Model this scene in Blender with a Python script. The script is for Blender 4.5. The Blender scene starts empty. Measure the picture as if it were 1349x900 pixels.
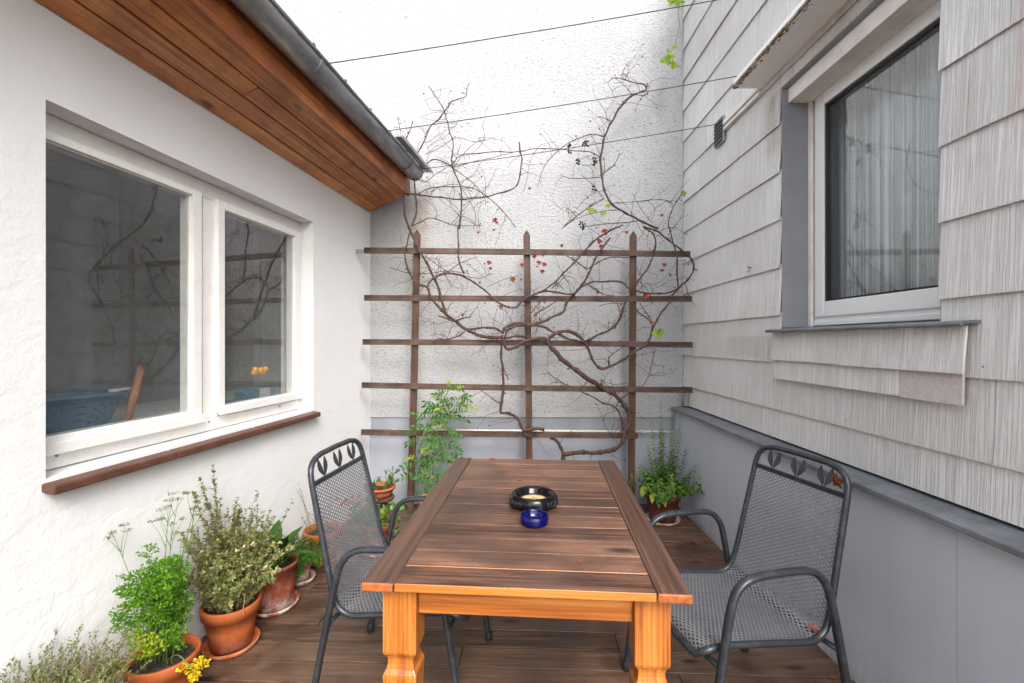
import bpy, bmesh, math, random
from mathutils import Vector, Matrix, noise as mnoise
R = math.radians
rng = random.Random(7)
scene = bpy.context.scene
COL = scene.collection
CAM_Z = 1.42
F = 600.0                       # focal length in pixels of a 1349 px wide picture

def P(px, py, Y):
    """the point Y metres in front of the camera seen at a pixel of the photograph"""
    return Vector(((px - 674.5) / F * Y, Y, CAM_Z - (py - 450) / F * Y))

# ------------------------------------------------------------------ scene tree
def tag(o, label=None, cat=None, group=None, kind=None):
    if label: o['label'] = label
    if cat: o['category'] = cat
    if group: o['group'] = group
    if kind: o['kind'] = kind
    return o

def thing(name, label, cat, loc=(0, 0, 0), rz=0.0, group=None):
    o = bpy.data.objects.new(name, None)
    COL.objects.link(o)
    o.empty_display_size = .1
    o.location = loc
    o.rotation_euler = (0, 0, rz)
    return tag(o, label, cat, group)

def copy_tree(o, parent=None):
    c = o.copy()
    COL.objects.link(c)
    c.parent = parent
    for ch in list(o.children):
        copy_tree(ch, c)
    return c

# ------------------------------------------------------------------ mesh builder
class MB:
    def __init__(s):
        s.v = []; s.f = []; s.mi = []; s.sm = []
    def add(s, verts, faces, mi=0, smooth=False):
        b = len(s.v)
        s.v.extend([tuple(q) for q in verts])
        for f in faces:
            s.f.append(tuple(i + b for i in f)); s.mi.append(mi); s.sm.append(smooth)
    def box(s, x0, x1, y0, y1, z0, z1, mi=0, fm=None):
        v = [(x0,y0,z0),(x1,y0,z0),(x1,y1,z0),(x0,y1,z0),(x0,y0,z1),(x1,y0,z1),(x1,y1,z1),(x0,y1,z1)]
        fs = [(0,3,2,1),(4,5,6,7),(0,1,5,4),(1,2,6,5),(2,3,7,6),(3,0,4,7)]  # bottom top -y +x +y -x
        b = len(s.v); s.v.extend(v)
        for k, f in enumerate(fs):
            s.f.append(tuple(i + b for i in f)); s.mi.append(fm[k] if fm else mi); s.sm.append(False)
    def hexa(s, v, mi=0):
        s.add(v, [(0,3,2,1),(4,5,6,7),(0,1,5,4),(1,2,6,5),(2,3,7,6),(3,0,4,7)], mi)
    def bar(s, p0, p1, w, h, up=(0,0,1), mi=0):
        p0 = Vector(p0); p1 = Vector(p1)
        d = (p1 - p0).normalized(); side = d.cross(Vector(up)).normalized(); u = side.cross(d)
        v = []
        for p in (p0, p1):
            for a, b in ((-1,-1),(1,-1),(1,1),(-1,1)):
                v.append(p + side * (a*w/2) + u * (b*h/2))
        s.add(v, [(0,1,2,3),(7,6,5,4),(0,4,5,1),(1,5,6,2),(2,6,7,3),(3,7,4,0)], mi)
    def tube(s, pts, rad, n=8, mi=0, caps=True, flat=None):
        pts = [Vector(p) for p in pts]
        m = len(pts)
        if not hasattr(rad, '__len__'): rad = [rad] * m
        t0 = (pts[1] - pts[0]).normalized()
        ref = Vector((0,0,1)) if abs(t0.z) < .9 else Vector((1,0,0))
        nrm = t0.cross(ref).normalized()
        vs = []; fs = []
        for i in range(m):
            a = pts[max(i-1,0)]; b = pts[min(i+1,m-1)]
            t = (b - a)
            t = t.normalized() if t.length > 1e-9 else t0
            nrm = (nrm - t * nrm.dot(t))
            nrm = nrm.normalized() if nrm.length > 1e-6 else t.orthogonal().normalized()
            bn = t.cross(nrm)
            for k in range(n):
                a_ = 2*math.pi*k/n
                vs.append(pts[i] + (nrm*math.cos(a_)*(flat or 1) + bn*math.sin(a_)) * rad[i])
        for i in range(m-1):
            for k in range(n):
                k2 = (k+1) % n
                fs.append((i*n+k, i*n+k2, (i+1)*n+k2, (i+1)*n+k))
        if caps:
            fs.append(tuple(range(n))[::-1]); fs.append(tuple((m-1)*n+k for k in range(n)))
        s.add(vs, fs, mi, True)
    def lathe(s, prof, n=32, c=(0,0,0), mi=0, closed=False, smooth=True, flute=None):
        vs = []; fs = []
        m = len(prof)
        for (r, z) in prof:
            for k in range(n):
                a = 2*math.pi*k/n
                rr = r * (flute(a, z) if flute else 1)
                vs.append((c[0]+rr*math.cos(a), c[1]+rr*math.sin(a), c[2]+z))
        for i in range(m-1 if not closed else m):
            j = (i+1) % m
            for k in range(n):
                k2 = (k+1) % n
                fs.append((i*n+k, i*n+k2, j*n+k2, j*n+k))
        s.add(vs, fs, mi, smooth)
        if not closed:
            if prof[0][0] > 1e-4: s.f.append(tuple(len(s.v)-m*n+k for k in range(n))[::-1]); s.mi.append(mi); s.sm.append(False)
            if prof[-1][0] > 1e-4: s.f.append(tuple(len(s.v)-n+k for k in range(n))); s.mi.append(mi); s.sm.append(False)
    def ball(s, c, r, n=10, mi=0, sc=(1,1,1)):
        prof = [(max(r*math.sin(math.pi*i/6),1e-5), -r*math.cos(math.pi*i/6)) for i in range(7)]
        b = len(s.v)
        s.lathe(prof, n, (0,0,0), mi)
        for i in range(b, len(s.v)):
            q = s.v[i]; s.v[i] = (c[0]+q[0]*sc[0], c[1]+q[1]*sc[1], c[2]+q[2]*sc[2])
    def leaf(s, p, d, up, L, W, fold=.25, bend=.2, mi=0, shape=None):
        """a folded, bent leaf blade of 2 x n quads"""
        p = Vector(p); d = Vector(d).normalized()
        side = d.cross(Vector(up))
        side = side.normalized() if side.length > 1e-6 else d.orthogonal().normalized()
        u = side.cross(d).normalized()
        shape = shape or ((0,.02),(.25,.8),(.55,1),(.8,.6),(1,.02))
        vs = []; fs = []
        for (t, w) in shape:
            c = p + d*(L*t) - u*(bend*L*t*t)
            e = W/2*w
            vs += [c - side*e + u*(fold*e), c, c + side*e + u*(fold*e)]
        for i in range(len(shape)-1):
            a = 3*i
            fs += [(a,a+1,a+4,a+3),(a+1,a+2,a+5,a+4)]
        s.add(vs, fs, mi, False)
    def build(s, name, mats, parent=None, bevel=0.0, seg=2, solid=0.0, subsurf=0, smooth_angle=None):
        me = bpy.data.meshes.new(name)
        me.from_pydata(s.v, [], s.f)
        if not isinstance(mats, (list, tuple)): mats = [mats]
        for m in mats: me.materials.append(m)
        me.polygons.foreach_set('material_index', s.mi)
        me.polygons.foreach_set('use_smooth', s.sm)
        me.update()
        o = bpy.data.objects.new(name, me)
        COL.objects.link(o)
        if parent is not None: o.parent = parent
        if solid:
            md = o.modifiers.new('Solid', 'SOLIDIFY'); md.thickness = solid; md.offset = 0
        if bevel:
            md = o.modifiers.new('Bevel', 'BEVEL'); md.width = bevel; md.segments = seg; md.limit_method = 'ANGLE'; md.angle_limit = R(40)
            md.harden_normals = False
        if subsurf:
            md = o.modifiers.new('Sub', 'SUBSURF'); md.levels = subsurf; md.render_levels = subsurf
        return o

def catmull(pts, n=5):
    pts = [Vector(p) for p in pts]
    if len(pts) < 3: 
        return [pts[0].lerp(pts[-1], i/(n)) for i in range(n+1)]
    out = []
    for i in range(len(pts)-1):
        p0 = pts[max(i-1,0)]; p1 = pts[i]; p2 = pts[i+1]; p3 = pts[min(i+2,len(pts)-1)]
        for k in range(n):
            t = k/n
            out.append(.5*((2*p1) + (p2-p0)*t + (2*p0-5*p1+4*p2-p3)*t*t + (3*p1-p0-3*p2+p3)*t**3))
    out.append(pts[-1])
    return out

def grid_wall(mb, xs, zs, hole, y0, y1, mi=0):
    """a wall slab along local x, z with one rectangular hole given as grid cell indices"""
    x0, x1, z0, z1 = hole
    mb.box(xs[0], x0, y0, y1, zs[0], zs[1], mi); mb.box(x1, xs[1], y0, y1, zs[0], zs[1], mi)
    mb.box(x0, x1, y0, y1, zs[0], z0, mi); mb.box(x0, x1, y0, y1, z1, zs[1], mi)

# ------------------------------------------------------------------ materials
class NT:
    def __init__(s, name):
        s.m = bpy.data.materials.new(name); s.m.use_nodes = True
        s.t = s.m.node_tree; s.n = s.t.nodes; s.n.clear()
        s.out = s.n.new('ShaderNodeOutputMaterial')
        s.p = s.n.new('ShaderNodeBsdfPrincipled')
        s.link(s.p.outputs[0], s.out.inputs[0])
        tc = s.n.new('ShaderNodeTexCoord'); s.obj = tc.outputs['Object']; s.gen = tc.outputs['Generated']
        g = s.n.new('ShaderNodeNewGeometry'); s.rand = g.outputs['Random Per Island']; s.pos = g.outputs['Position']
    def link(s, a, b): s.t.links.new(a, b)
    def setin(s, sock, v):
        if isinstance(v, bpy.types.NodeSocket): s.link(v, sock)
        else: sock.default_value = v
    def mapping(s, v, scale=(1,1,1), loc=(0,0,0), rot=(0,0,0)):
        n = s.n.new('ShaderNodeMapping'); s.link(v, n.inputs[0])
        s.setin(n.inputs['Location'], loc); n.inputs['Rotation'].default_value = rot; n.inputs['Scale'].default_value = scale
        return n.outputs[0]
    def island(s, v, k=37.0):
        """shift the texture for every plank, board or leaf"""
        c = s.n.new('ShaderNodeCombineXYZ')
        a = s.math('MULTIPLY', s.rand, k); b = s.math('MULTIPLY', s.rand, k*1.7); d = s.math('MULTIPLY', s.rand, k*2.3)
        s.link(a, c.inputs[0]); s.link(b, c.inputs[1]); s.link(d, c.inputs[2])
        n = s.n.new('ShaderNodeVectorMath'); n.operation = 'ADD'; s.link(v, n.inputs[0]); s.link(c.outputs[0], n.inputs[1])
        return n.outputs[0]
    def noise(s, v, scale=5, detail=4, rough=.5, dist=0):
        n = s.n.new('ShaderNodeTexNoise'); s.link(v, n.inputs['Vector'])
        n.inputs['Scale'].default_value = scale; n.inputs['Detail'].default_value = detail
        n.inputs['Roughness'].default_value = rough; n.inputs['Distortion'].default_value = dist
        return n.outputs[0]
    def vor(s, v, scale=5, feature='F1', out=0, rnd=1.0):
        n = s.n.new('ShaderNodeTexVoronoi'); n.feature = feature; s.link(v, n.inputs['Vector'])
        n.inputs['Scale'].default_value = scale; n.inputs['Randomness'].default_value = rnd
        return n.outputs[out]
    def wave(s, v, scale=5, dist=3, detail=2, dscale=1, dirn='X'):
        n = s.n.new('ShaderNodeTexWave'); n.bands_direction = dirn; s.link(v, n.inputs['Vector'])
        n.inputs['Scale'].default_value = scale; n.inputs['Distortion'].default_value = dist
        n.inputs['Detail'].default_value = detail; n.inputs['Detail Scale'].default_value = dscale
        return n.outputs['Fac']
    def ramp(s, f, stops, interp='LINEAR'):
        n = s.n.new('ShaderNodeValToRGB'); s.link(f, n.inputs[0]); cr = n.color_ramp; cr.interpolation = interp
        while len(cr.elements) < len(stops): cr.elements.new(.5)
        for e, (p, c) in zip(cr.elements, stops):
            e.position = p
            if not hasattr(c, '__len__'): c = (c, c, c)
            e.color = (c[0], c[1], c[2], 1)
        return n.outputs[0]
    def math(s, op, a, b=0.0, clamp=False):
        n = s.n.new('ShaderNodeMath'); n.operation = op; n.use_clamp = clamp
        s.setin(n.inputs[0], a); s.setin(n.inputs[1], b)
        return n.outputs[0]
    def mix(s, f, a, b, mode='MIX'):
        n = s.n.new('ShaderNodeMix'); n.data_type = 'RGBA'; n.blend_type = mode
        s.setin(n.inputs[0], f)
        for k, v in ((6, a), (7, b)):
            if isinstance(v, bpy.types.NodeSocket): s.link(v, n.inputs[k])
            else: n.inputs[k].default_value = (v[0], v[1], v[2], 1)
        return n.outputs[2]
    def sep(s, v):
        n = s.n.new('ShaderNodeSeparateXYZ'); s.link(v, n.inputs[0]); return n.outputs
    def bump(s, h, strength=.3, dist=.01, normal=None):
        n = s.n.new('ShaderNodeBump'); s.link(h, n.inputs['Height'])
        n.inputs['Strength'].default_value = strength; n.inputs['Distance'].default_value = dist
        if normal is not None: s.link(normal, n.inputs['Normal'])
        return n.outputs[0]
    def done(s, color=None, rough=.6, metal=0.0, normal=None, spec=.5, coat=0.0, trans=0.0, ior=1.45):
        if color is not None:
            if isinstance(color, bpy.types.NodeSocket): s.link(color, s.p.inputs['Base Color'])
            else: s.p.inputs['Base Color'].default_value = (color[0], color[1], color[2], 1)
        s.setin(s.p.inputs['Roughness'], rough); s.setin(s.p.inputs['Metallic'], metal)
        s.setin(s.p.inputs['Specular IOR Level'], spec); s.setin(s.p.inputs['Coat Weight'], coat)
        s.setin(s.p.inputs['Transmission Weight'], trans); s.p.inputs['IOR'].default_value = ior
        if normal is not None: s.link(normal, s.p.inputs['Normal'])
        return s.m

def m_plaster():                      # smooth white masonry paint over trowelled render
    n = NT('white_render')
    lump = n.noise(n.obj, 18, 5, .6); fine = n.noise(n.obj, 90, 4, .6); big = n.noise(n.obj, 1.3, 4, .6)
    trowel = n.noise(n.mapping(n.obj, (9, 9, 16), rot=(0, R(35), 0)), 1.0, 3, .5, 1.0)
    c = n.ramp(big, [(.3, (.725,.722,.717)), (.7, (.775,.775,.775))])
    z = n.sep(n.obj)[2]
    low = n.math('MULTIPLY', n.ramp(z, [(0, 1), (.07, .5), (.30, 0)]), n.ramp(n.noise(n.obj, 9, 6, .72), [(.38, 0), (.66, .75)]))
    c = n.mix(low, c, (.50,.47,.42))
    spk = n.ramp(n.noise(n.obj, 55, 2, .5), [(.74, 0), (.79, .35)])
    c = n.mix(spk, c, (.55,.53,.5))
    h = n.math('ADD', n.math('MULTIPLY', lump, .55), n.math('ADD', n.math('MULTIPLY', fine, .25), n.math('MULTIPLY', trowel, .5)))
    return n.done(c, .75, normal=n.bump(h, .42, .012), spec=.25)

def m_roughcast():                    # spatter-dash render, white with dirty pits
    n = NT('rough_render')
    st = n.mapping(n.obj, (1, 1, 1.8))
    a = n.noise(st, 34, 6, .62, .9); b = n.noise(st, 95, 4, .6); big = n.noise(n.obj, 1.1, 5, .6)
    z = n.math('DIVIDE', n.sep(n.obj)[2], 4.0); x = n.sep(n.obj)[0]
    c = n.ramp(big, [(.3, (.42,.426,.437)), (.72, (.495,.50,.508))])
    pit = n.math('MULTIPLY', n.ramp(n.noise(st, 50, 5, .65, 1.4), [(.385, 1), (.455, 0)]), n.ramp(n.noise(n.obj, 2.2, 3), [(.3, .35), (.7, 1)]))
    c = n.mix(pit, c, (.17,.17,.175))
    grime = n.math('MULTIPLY', n.ramp(z, [(.18, 1), (.55, 0)]), n.ramp(n.noise(n.mapping(n.obj, (3,3,1.2)), 2.2, 5, .65), [(.38, 0), (.66, .30)]))
    c = n.mix(grime, c, (.46,.44,.41))
    dx = n.math('ABSOLUTE', n.math('SUBTRACT', x, n.math('ADD', -.86, n.math('MULTIPLY', n.noise(n.obj, 3, 3), .12))))
    rust = n.math('MULTIPLY', n.ramp(dx, [(.0, .75), (.13, 0)]), n.math('MULTIPLY', n.ramp(z, [(.35, 0), (.66, 1)]), n.ramp(z, [(.665, 1), (.70, 0)])))
    rust = n.math('MULTIPLY', rust, n.ramp(n.noise(n.mapping(n.obj, (14,14,2)), 1.0, 4, .6), [(.3, .2), (.7, 1)]))
    c = n.mix(rust, c, (.42,.31,.20))
    h = n.math('ADD', n.math('MULTIPLY', a, .8), n.math('MULTIPLY', b, .3))
    return n.done(c, .85, normal=n.bump(h, .9, .022), spec=.2)

def m_plinth(name, col, col2, bump=.25):
    n = NT(name)
    big = n.noise(n.mapping(n.obj, (2.2, 2.2, .8)), 1.2, 5, .6); fine = n.noise(n.obj, 110, 4, .6); lump = n.noise(n.obj, 22, 4, .55)
    c = n.ramp(big, [(.3, col), (.7, col2)])
    z = n.sep(n.obj)[2]
    streak = n.math('MULTIPLY', n.ramp(n.noise(n.mapping(n.obj, (16,16,.6)), 1.0, 4, .6), [(.55, 0), (.8, .13)]), 1.0)
    c = n.mix(streak, c, (col[0]*.7, col[1]*.68, col[2]*.66))
    low = n.math('MULTIPLY', n.ramp(z, [(0, 1), (.06, .45), (.24, 0)]), n.ramp(n.noise(n.mapping(n.obj, (8,8,5)), 1.0, 6, .7), [(.35, 0), (.65, .75)]))
    c = n.mix(low, c, (.12,.11,.10))
    return n.done(c, .7, normal=n.bump(n.math('ADD', lump, n.math('MULTIPLY', fine, .4)), bump, .008), spec=.3)

def m_cladding():
    n = NT('fibre_cement_shingle')
    v = n.island(n.obj, 11)
    g1 = n.noise(n.mapping(v, (40, 135, 2.6)), 1.0, 5, .65, .15)
    g2 = n.noise(n.mapping(v, (60, 190, 20)), 1.0, 3, .6)
    groove = n.ramp(g1, [(.40, 0), (.55, 1)])
    base = n.ramp(n.rand, [(0, (.71,.70,.675)), (.5, (.78,.765,.745)), (1, (.83,.82,.805))])
    big = n.noise(n.obj, 2.4, 5, .65)
    c = n.mix(n.ramp(big, [(.35, .0), (.7, .5)]), base, (.62,.585,.55))
    c = n.mix(n.math('MULTIPLY', n.math('SUBTRACT', 1.0, groove), .30), c, (.40,.385,.37))
    c = n.mix(n.ramp(g2, [(.6, 0), (.8, .35)]), c, (.36,.345,.33))
    y = n.sep(n.obj)[1]; z = n.sep(n.obj)[2]
    # rusty drip on the upper right and brown staining beside the lintel
    for (cy, w, z0, z1, col, amt) in ((1.345, .035, 1.95, 2.5, (.55,.36,.31), .5), (1.50, .06, 1.9, 2.35, (.55,.40,.34), .3),
                                     (2.63, .12, 2.45, 2.86, (.36,.28,.20), .75), (2.9, .5, 1.30, 1.46, (.40,.33,.29), .45), (2.05, .6, 2.80, 2.95, (.42,.34,.26), .6)):
        d = n.math('ABSOLUTE', n.math('SUBTRACT', y, cy))
        f = n.ramp(n.math('DIVIDE', d, w), [(0, amt), (1, 0)])
        zz = n.math('DIVIDE', n.math('SUBTRACT', z, z0), z1 - z0)
        f = n.math('MULTIPLY', f, n.ramp(zz, [(0, 0), (.25, 1), (.9, 1), (1, 0)]))
        f = n.math('MULTIPLY', f, n.ramp(n.noise(n.mapping(n.obj, (20,20,4)), 1.0, 4, .6), [(.3, .25), (.65, 1)]))
        c = n.mix(f, c, col)
    h = n.math('ADD', groove, n.math('MULTIPLY', g2, .25))
    return n.done(c, .8, normal=n.bump(h, .55, .004), spec=.25)

def m_wood(name, dark, mid, light, axis, rough=.55, bump=.3, fine=1.0, tint=.35, knots=True, wet=None, grey=None, coat=0.0, rings=0.0, lo_=1.3):
    n = NT(name)
    v = n.island(n.obj, 13)
    lo, hi = lo_, 26 * fine
    sc = {'X': (lo, hi, hi), 'Y': (hi, lo, hi), 'Z': (hi, hi, lo)}[axis]
    st = n.mapping(v, sc)
    g = n.noise(st, 1.0, 7, .66, .35)
    f2 = n.noise(n.mapping(v, tuple(q*4.0 for q in sc)), 1.0, 3, .6)
    c = n.ramp(g, [(.33, dark), (.5, mid), (.68, light)])
    if rings:
        w = n.wave(n.mapping(v, tuple((q if q > 2 else q*.6) for q in sc)), .55, 5.0, 3, 1.2, {'X': 'Y', 'Y': 'X', 'Z': 'X'}[axis])
        c = n.mix(n.math('MULTIPLY', n.ramp(w, [(.15, 1), (.6, 0)]), rings), c, dark)
    c = n.mix(n.ramp(f2, [(.5, 0), (.75, .5)]), c, dark)
    c = n.mix(n.math('MULTIPLY', n.rand, tint), c, n.mix(n.math('GREATER_THAN', n.rand, .5), dark, light))
    if knots:
        kn = n.mapping(v, tuple((2.6 if q == lo else 7.0) for q in sc))
        kd = n.vor(kn, 1.0)
        c = n.mix(n.ramp(kd, [(.05, .9), (.16, 0)]), c, tuple(q*.35 for q in dark))
    if grey:
        gm = n.ramp(n.noise(n.mapping(n.obj, (4, 4, 4)), 1.0, 5, .65), [(.42, 0), (.66, grey[1])])
        c = n.mix(gm, c, grey[0])
    r = rough
    if wet:
        wm = n.ramp(n.noise(n.obj, 2.6, 5, .6, .4), [(.45, 0), (.62, 1)])
        c = n.mix(n.math('MULTIPLY', wm, .55), c, tuple(q*.55 for q in dark))
        r = n.math('SUBTRACT', rough, n.math('MULTIPLY', wm, wet))
    h = n.math('ADD', n.math('MULTIPLY', g, .6), n.math('MULTIPLY', f2, .5))
    return n.done(c, r, normal=n.bump(h, bump, .004), coat=coat)

def m_plain(name, col, rough=.5, metal=0.0, var=.12, scale=14, bump=.08, spec=.5, coat=0.0, stain=None):
    n = NT(name)
    a = n.noise(n.obj, scale, 5, .6)
    c = n.ramp(a, [(.3, tuple(q*(1-var) for q in col)), (.7, tuple(min(q*(1+var), 1) for q in col))])
    if stain:
        c = n.mix(n.ramp(n.noise(n.obj, stain[1], 6, .65), [(.48, 0), (.68, stain[2])]), c, stain[0])
    return n.done(c, rough, metal, n.bump(n.noise(n.obj, scale*6, 3, .6), bump, .003), spec, coat)

def m_zinc():
    n = NT('weathered_zinc')
    a = n.noise(n.mapping(n.obj, (3, 12, 12)), 1.2, 6, .65); b = n.noise(n.obj, 30, 4, .6)
    c = n.ramp(a, [(.3, (.17,.175,.18)), (.55, (.30,.305,.31)), (.75, (.44,.44,.43))])
    c = n.mix(n.ramp(b, [(.55, 0), (.75, .4)]), c, (.12,.11,.10))
    return n.done(c, n.ramp(a, [(.3, .6), (.7, .38)]), .55, n.bump(b, .12, .003))

def m_terracotta(name, col, lime=.35):
    n = NT(name)
    a = n.noise(n.obj, 9, 5, .6)
    c = n.ramp(a, [(.3, tuple(q*.82 for q in col)), (.7, tuple(q*1.12 for q in col))])
    z = n.sep(n.obj)[2]
    lm = n.math('MULTIPLY', n.ramp(z, [(.0, 1), (.09, .12)]), n.ramp(n.noise(n.obj, 16, 6, .7), [(.45, 0), (.62, lime*2)]))
    c = n.mix(lm, c, (.60,.50,.44))
    c = n.mix(n.ramp(n.noise(n.obj, 24, 5, .7), [(.56, 0), (.72, .4)]), c, tuple(q*.55 for q in col))
    return n.done(c, .68, normal=n.bump(n.noise(n.obj, 60, 3, .6), .12, .003), spec=.3)

def m_leaf(name, cols, trans=.3, rough=.5, spec=.35):
    n = NT(name)
    k = len(cols)
    c = n.ramp(n.rand, [(i/max(k-1,1), q) for i, q in enumerate(cols)])
    c = n.mix(n.ramp(n.noise(n.obj, 60, 3, .6), [(.45, 0), (.7, .35)]), c, tuple(q*.6 for q in cols[0]))
    n.done(c, rough, spec=spec)
    tr = n.n.new('ShaderNodeBsdfTranslucent'); n.link(c, tr.inputs[0])
    mx = n.n.new('ShaderNodeMixShader'); mx.inputs[0].default_value = trans
    n.link(n.p.outputs[0], mx.inputs[1]); n.link(tr.outputs[0], mx.inputs[2]); n.link(mx.outputs[0], n.out.inputs[0])
    return n.m

def m_glass(name, tint=(.86,.9,.9), boost=1.0):
    n = NT(name)
    fr = n.n.new('ShaderNodeFresnel'); fr.inputs[0].default_value = 1.5
    gl = n.n.new('ShaderNodeBsdfGlossy'); gl.inputs['Roughness'].default_value = .0
    tr = n.n.new('ShaderNodeBsdfTransparent'); tr.inputs[0].default_value = (*tint, 1)
    df = n.n.new('ShaderNodeBsdfDiffuse'); df.inputs[0].default_value = (.5,.5,.5,1)
    dust = n.n.new('ShaderNodeMixShader')
    n.link(n.ramp(n.noise(n.mapping(n.obj, (3,3,.6)), 4, 5, .6), [(.35, .015), (.8, .06)]), dust.inputs[0])
    n.link(tr.outputs[0], dust.inputs[1]); n.link(df.outputs[0], dust.inputs[2])
    mx = n.n.new('ShaderNodeMixShader')
    gm = n.n.new('ShaderNodeNewGeometry')                         # reflect once, on the face towards the viewer
    front = n.math('SUBTRACT', 1.0, gm.outputs['Backfacing'])
    n.link(n.math('MULTIPLY', n.math('MULTIPLY', fr.outputs[0], boost, True), front), mx.inputs[0]); n.link(dust.outputs[0], mx.inputs[1]); n.link(gl.outputs[0], mx.inputs[2])
    n.link(mx.outputs[0], n.out.inputs[0])
    return n.m

M = {}
M['plaster'] = m_plaster()
M['roughcast'] = m_roughcast()
M['plinth'] = m_plinth('blue_grey_paint', (.50,.525,.58), (.56,.585,.635))
M['plinth_back'] = m_plinth('grey_back_paint', (.27,.285,.325), (.33,.345,.385))
M['band'] = m_plinth('grey_rough_band', (.19,.205,.23), (.28,.295,.32), .8)
M['clad'] = m_cladding()
M['soffit'] = m_wood('varnished_soffit', (.17,.038,.006), (.56,.18,.034), (.78,.35,.095), 'X', .42, .25, 2.0, tint=.35, coat=.15, grey=((.20,.05,.012), .6))
M['fascia'] = m_wood('dark_fascia', (.14,.035,.009), (.46,.135,.03), (.62,.23,.06), 'X', .5, .25, 2.0, tint=.1, grey=((.10,.03,.01), .6))
M['deck'] = m_wood('wet_decking', (.018,.009,.006), (.085,.046,.028), (.20,.122,.080), 'X', .5, .6, 2.0, lo_=2.6, tint=.5, wet=.22, grey=((.085,.060,.045), .5))
M['top'] = m_wood('weathered_tabletop', (.020,.008,.005), (.125,.054,.031), (.29,.15,.092), 'X', .40, .4, 2.2, lo_=2.2, tint=.45, wet=.12, grey=((.075,.048,.039), .5), rings=.35)
M['top_side'] = m_wood('weathered_tabletop_rail', (.025,.010,.006), (.095,.043,.026), (.175,.090,.056), 'Y', .30, .45, 2.4, tint=.2, grey=((.07,.048,.038), .5), rings=.4)
M['pine_x'] = m_wood('varnished_pine', (.20,.050,.008), (.44,.145,.023), (.58,.235,.055), 'X', .33, .12, 1.6, tint=.12, coat=.35, rings=.45, knots=False)
M['pine_y'] = m_wood('varnished_pine_rail', (.20,.050,.008), (.44,.145,.023), (.58,.235,.055), 'Y', .33, .12, 1.6, tint=.12, coat=.35, rings=.45, knots=False)
M['pine_z'] = m_wood('varnished_pine_leg', (.20,.050,.008), (.44,.145,.023), (.58,.235,.055), 'Z', .33, .12, 1.6, tint=.12, coat=.35, rings=.3, knots=False)
M['end_grain'] = m_plain('end_grain', (.30,.085,.022), .5, var=.35, scale=50, bump=.3)
M['trellis_x'] = m_wood('brown_lath', (.014,.006,.004), (.052,.024,.014), (.12,.068,.045), 'X', .65, .4, 1.2, tint=.2, grey=((.12,.088,.07), .7), knots=False)
M['trellis_z'] = m_wood('brown_post', (.016,.006,.003), (.062,.025,.011), (.12,.058,.030), 'Z', .65, .4, 1.2, tint=.2, grey=((.10,.072,.055), .5), knots=False)
M['sill_tile'] = m_plain('brown_sill_tile', (.095,.040,.026), .45, var=.2, scale=10, bump=.15, stain=((.15,.075,.05), 18, .5))
M['white_paint'] = m_plain('white_window_paint', (.80,.79,.76), .32, var=.03, scale=6, bump=.03, stain=((.62,.58,.50), 12, .35))
M['pvc'] = m_plain('white_plastic', (.82,.82,.80), .28, var=.02, scale=6, bump=.01)
M['dirty_pvc'] = m_plain('dirty_plastic', (.80,.755,.70), .4, var=.08, scale=9, bump=.05, stain=((.58,.49,.40), 6, .5))
M['awning'] = m_plain('cream_aluminium', (.93,.905,.87), .4, var=.02, scale=5, bump=.02, stain=((.80,.73,.66), 3, .25))
M['moss'] = m_plain('mossy_edge', (.17,.13,.065), .9, var=.5, scale=40, bump=.8, stain=((.62,.57,.48), 30, .9))
M['jamb'] = m_plain('grey_jamb', (.27,.275,.295), .6, var=.08, scale=8, bump=.1)
M['gasket'] = m_plain('black_gasket', (.012,.014,.014), .4)
M['slate'] = m_plain('slate_ledge', (.17,.185,.20), .5, var=.25, scale=9, bump=.25, stain=((.09,.09,.09), 14, .6))
M['zinc'] = m_zinc()
M['roof'] = m_plain('dark_roof_tile', (.09,.075,.07), .8, var=.2)
M['dark_metal'] = m_plain('dark_metal', (.045,.045,.047), .45, .3)
M['chair'] = m_plain('anthracite_tube', (.030,.034,.041), .32, .25, var=.1, scale=20, bump=.05, stain=((.10,.105,.11), 30, .4))
M['chair_mesh'] = m_plain('anthracite_mesh', (.22,.23,.25), .34, .4, var=.12, scale=20, bump=.05)
M['rubber'] = m_plain('black_rubber', (.015,.015,.016), .6)
M['pot'] = m_terracotta('terracotta', (.36,.090,.024), .12)
M['pot_red'] = m_terracotta('red_terracotta', (.30,.070,.034), .8)
M['pot_pale'] = m_terracotta('limed_terracotta', (.40,.19,.11), .9)
M['pot_dark'] = m_terracotta('dark_red_pot', (.11,.028,.022), .1)
M['soil'] = m_plain('potting_soil', (.028,.020,.014), .95, var=.6, scale=60, bump=1.0, stain=((.16,.13,.09), 90, .6))
M['bark'] = m_wood('vine_bark', (.018,.010,.008), (.065,.034,.025), (.14,.085,.065), 'Z', .85, .9, 3.0, knots=False, tint=.2)
M['twig'] = m_plain('red_brown_twig', (.060,.022,.015), .7, var=.4, scale=12, bump=.2)
M['pale_twig'] = m_plain('dry_stem', (.24,.155,.08), .8, var=.3, scale=30, bump=.2)
M['green_stem'] = m_plain('green_stem', (.10,.17,.035), .6, var=.3, scale=30)
M['red_leaf'] = m_leaf('red_vine_leaf', [(.20,.010,.007), (.24,.040,.015), (.12,.018,.010), (.17,.05,.02)], .3)
M['vine_green'] = m_leaf('green_vine_leaf', [(.16,.27,.025), (.26,.36,.03)], .35)
M['grape'] = m_plain('dried_grape', (.018,.013,.02), .5)
M['dry_leaf'] = m_leaf('fallen_dry_leaf', [(.32,.075,.02), (.24,.045,.016), (.40,.13,.05)], .15)
M['parsley'] = m_leaf('parsley_leaf', [(.06,.17,.010), (.12,.28,.014), (.08,.22,.012), (.19,.36,.02)], .35)
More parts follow.
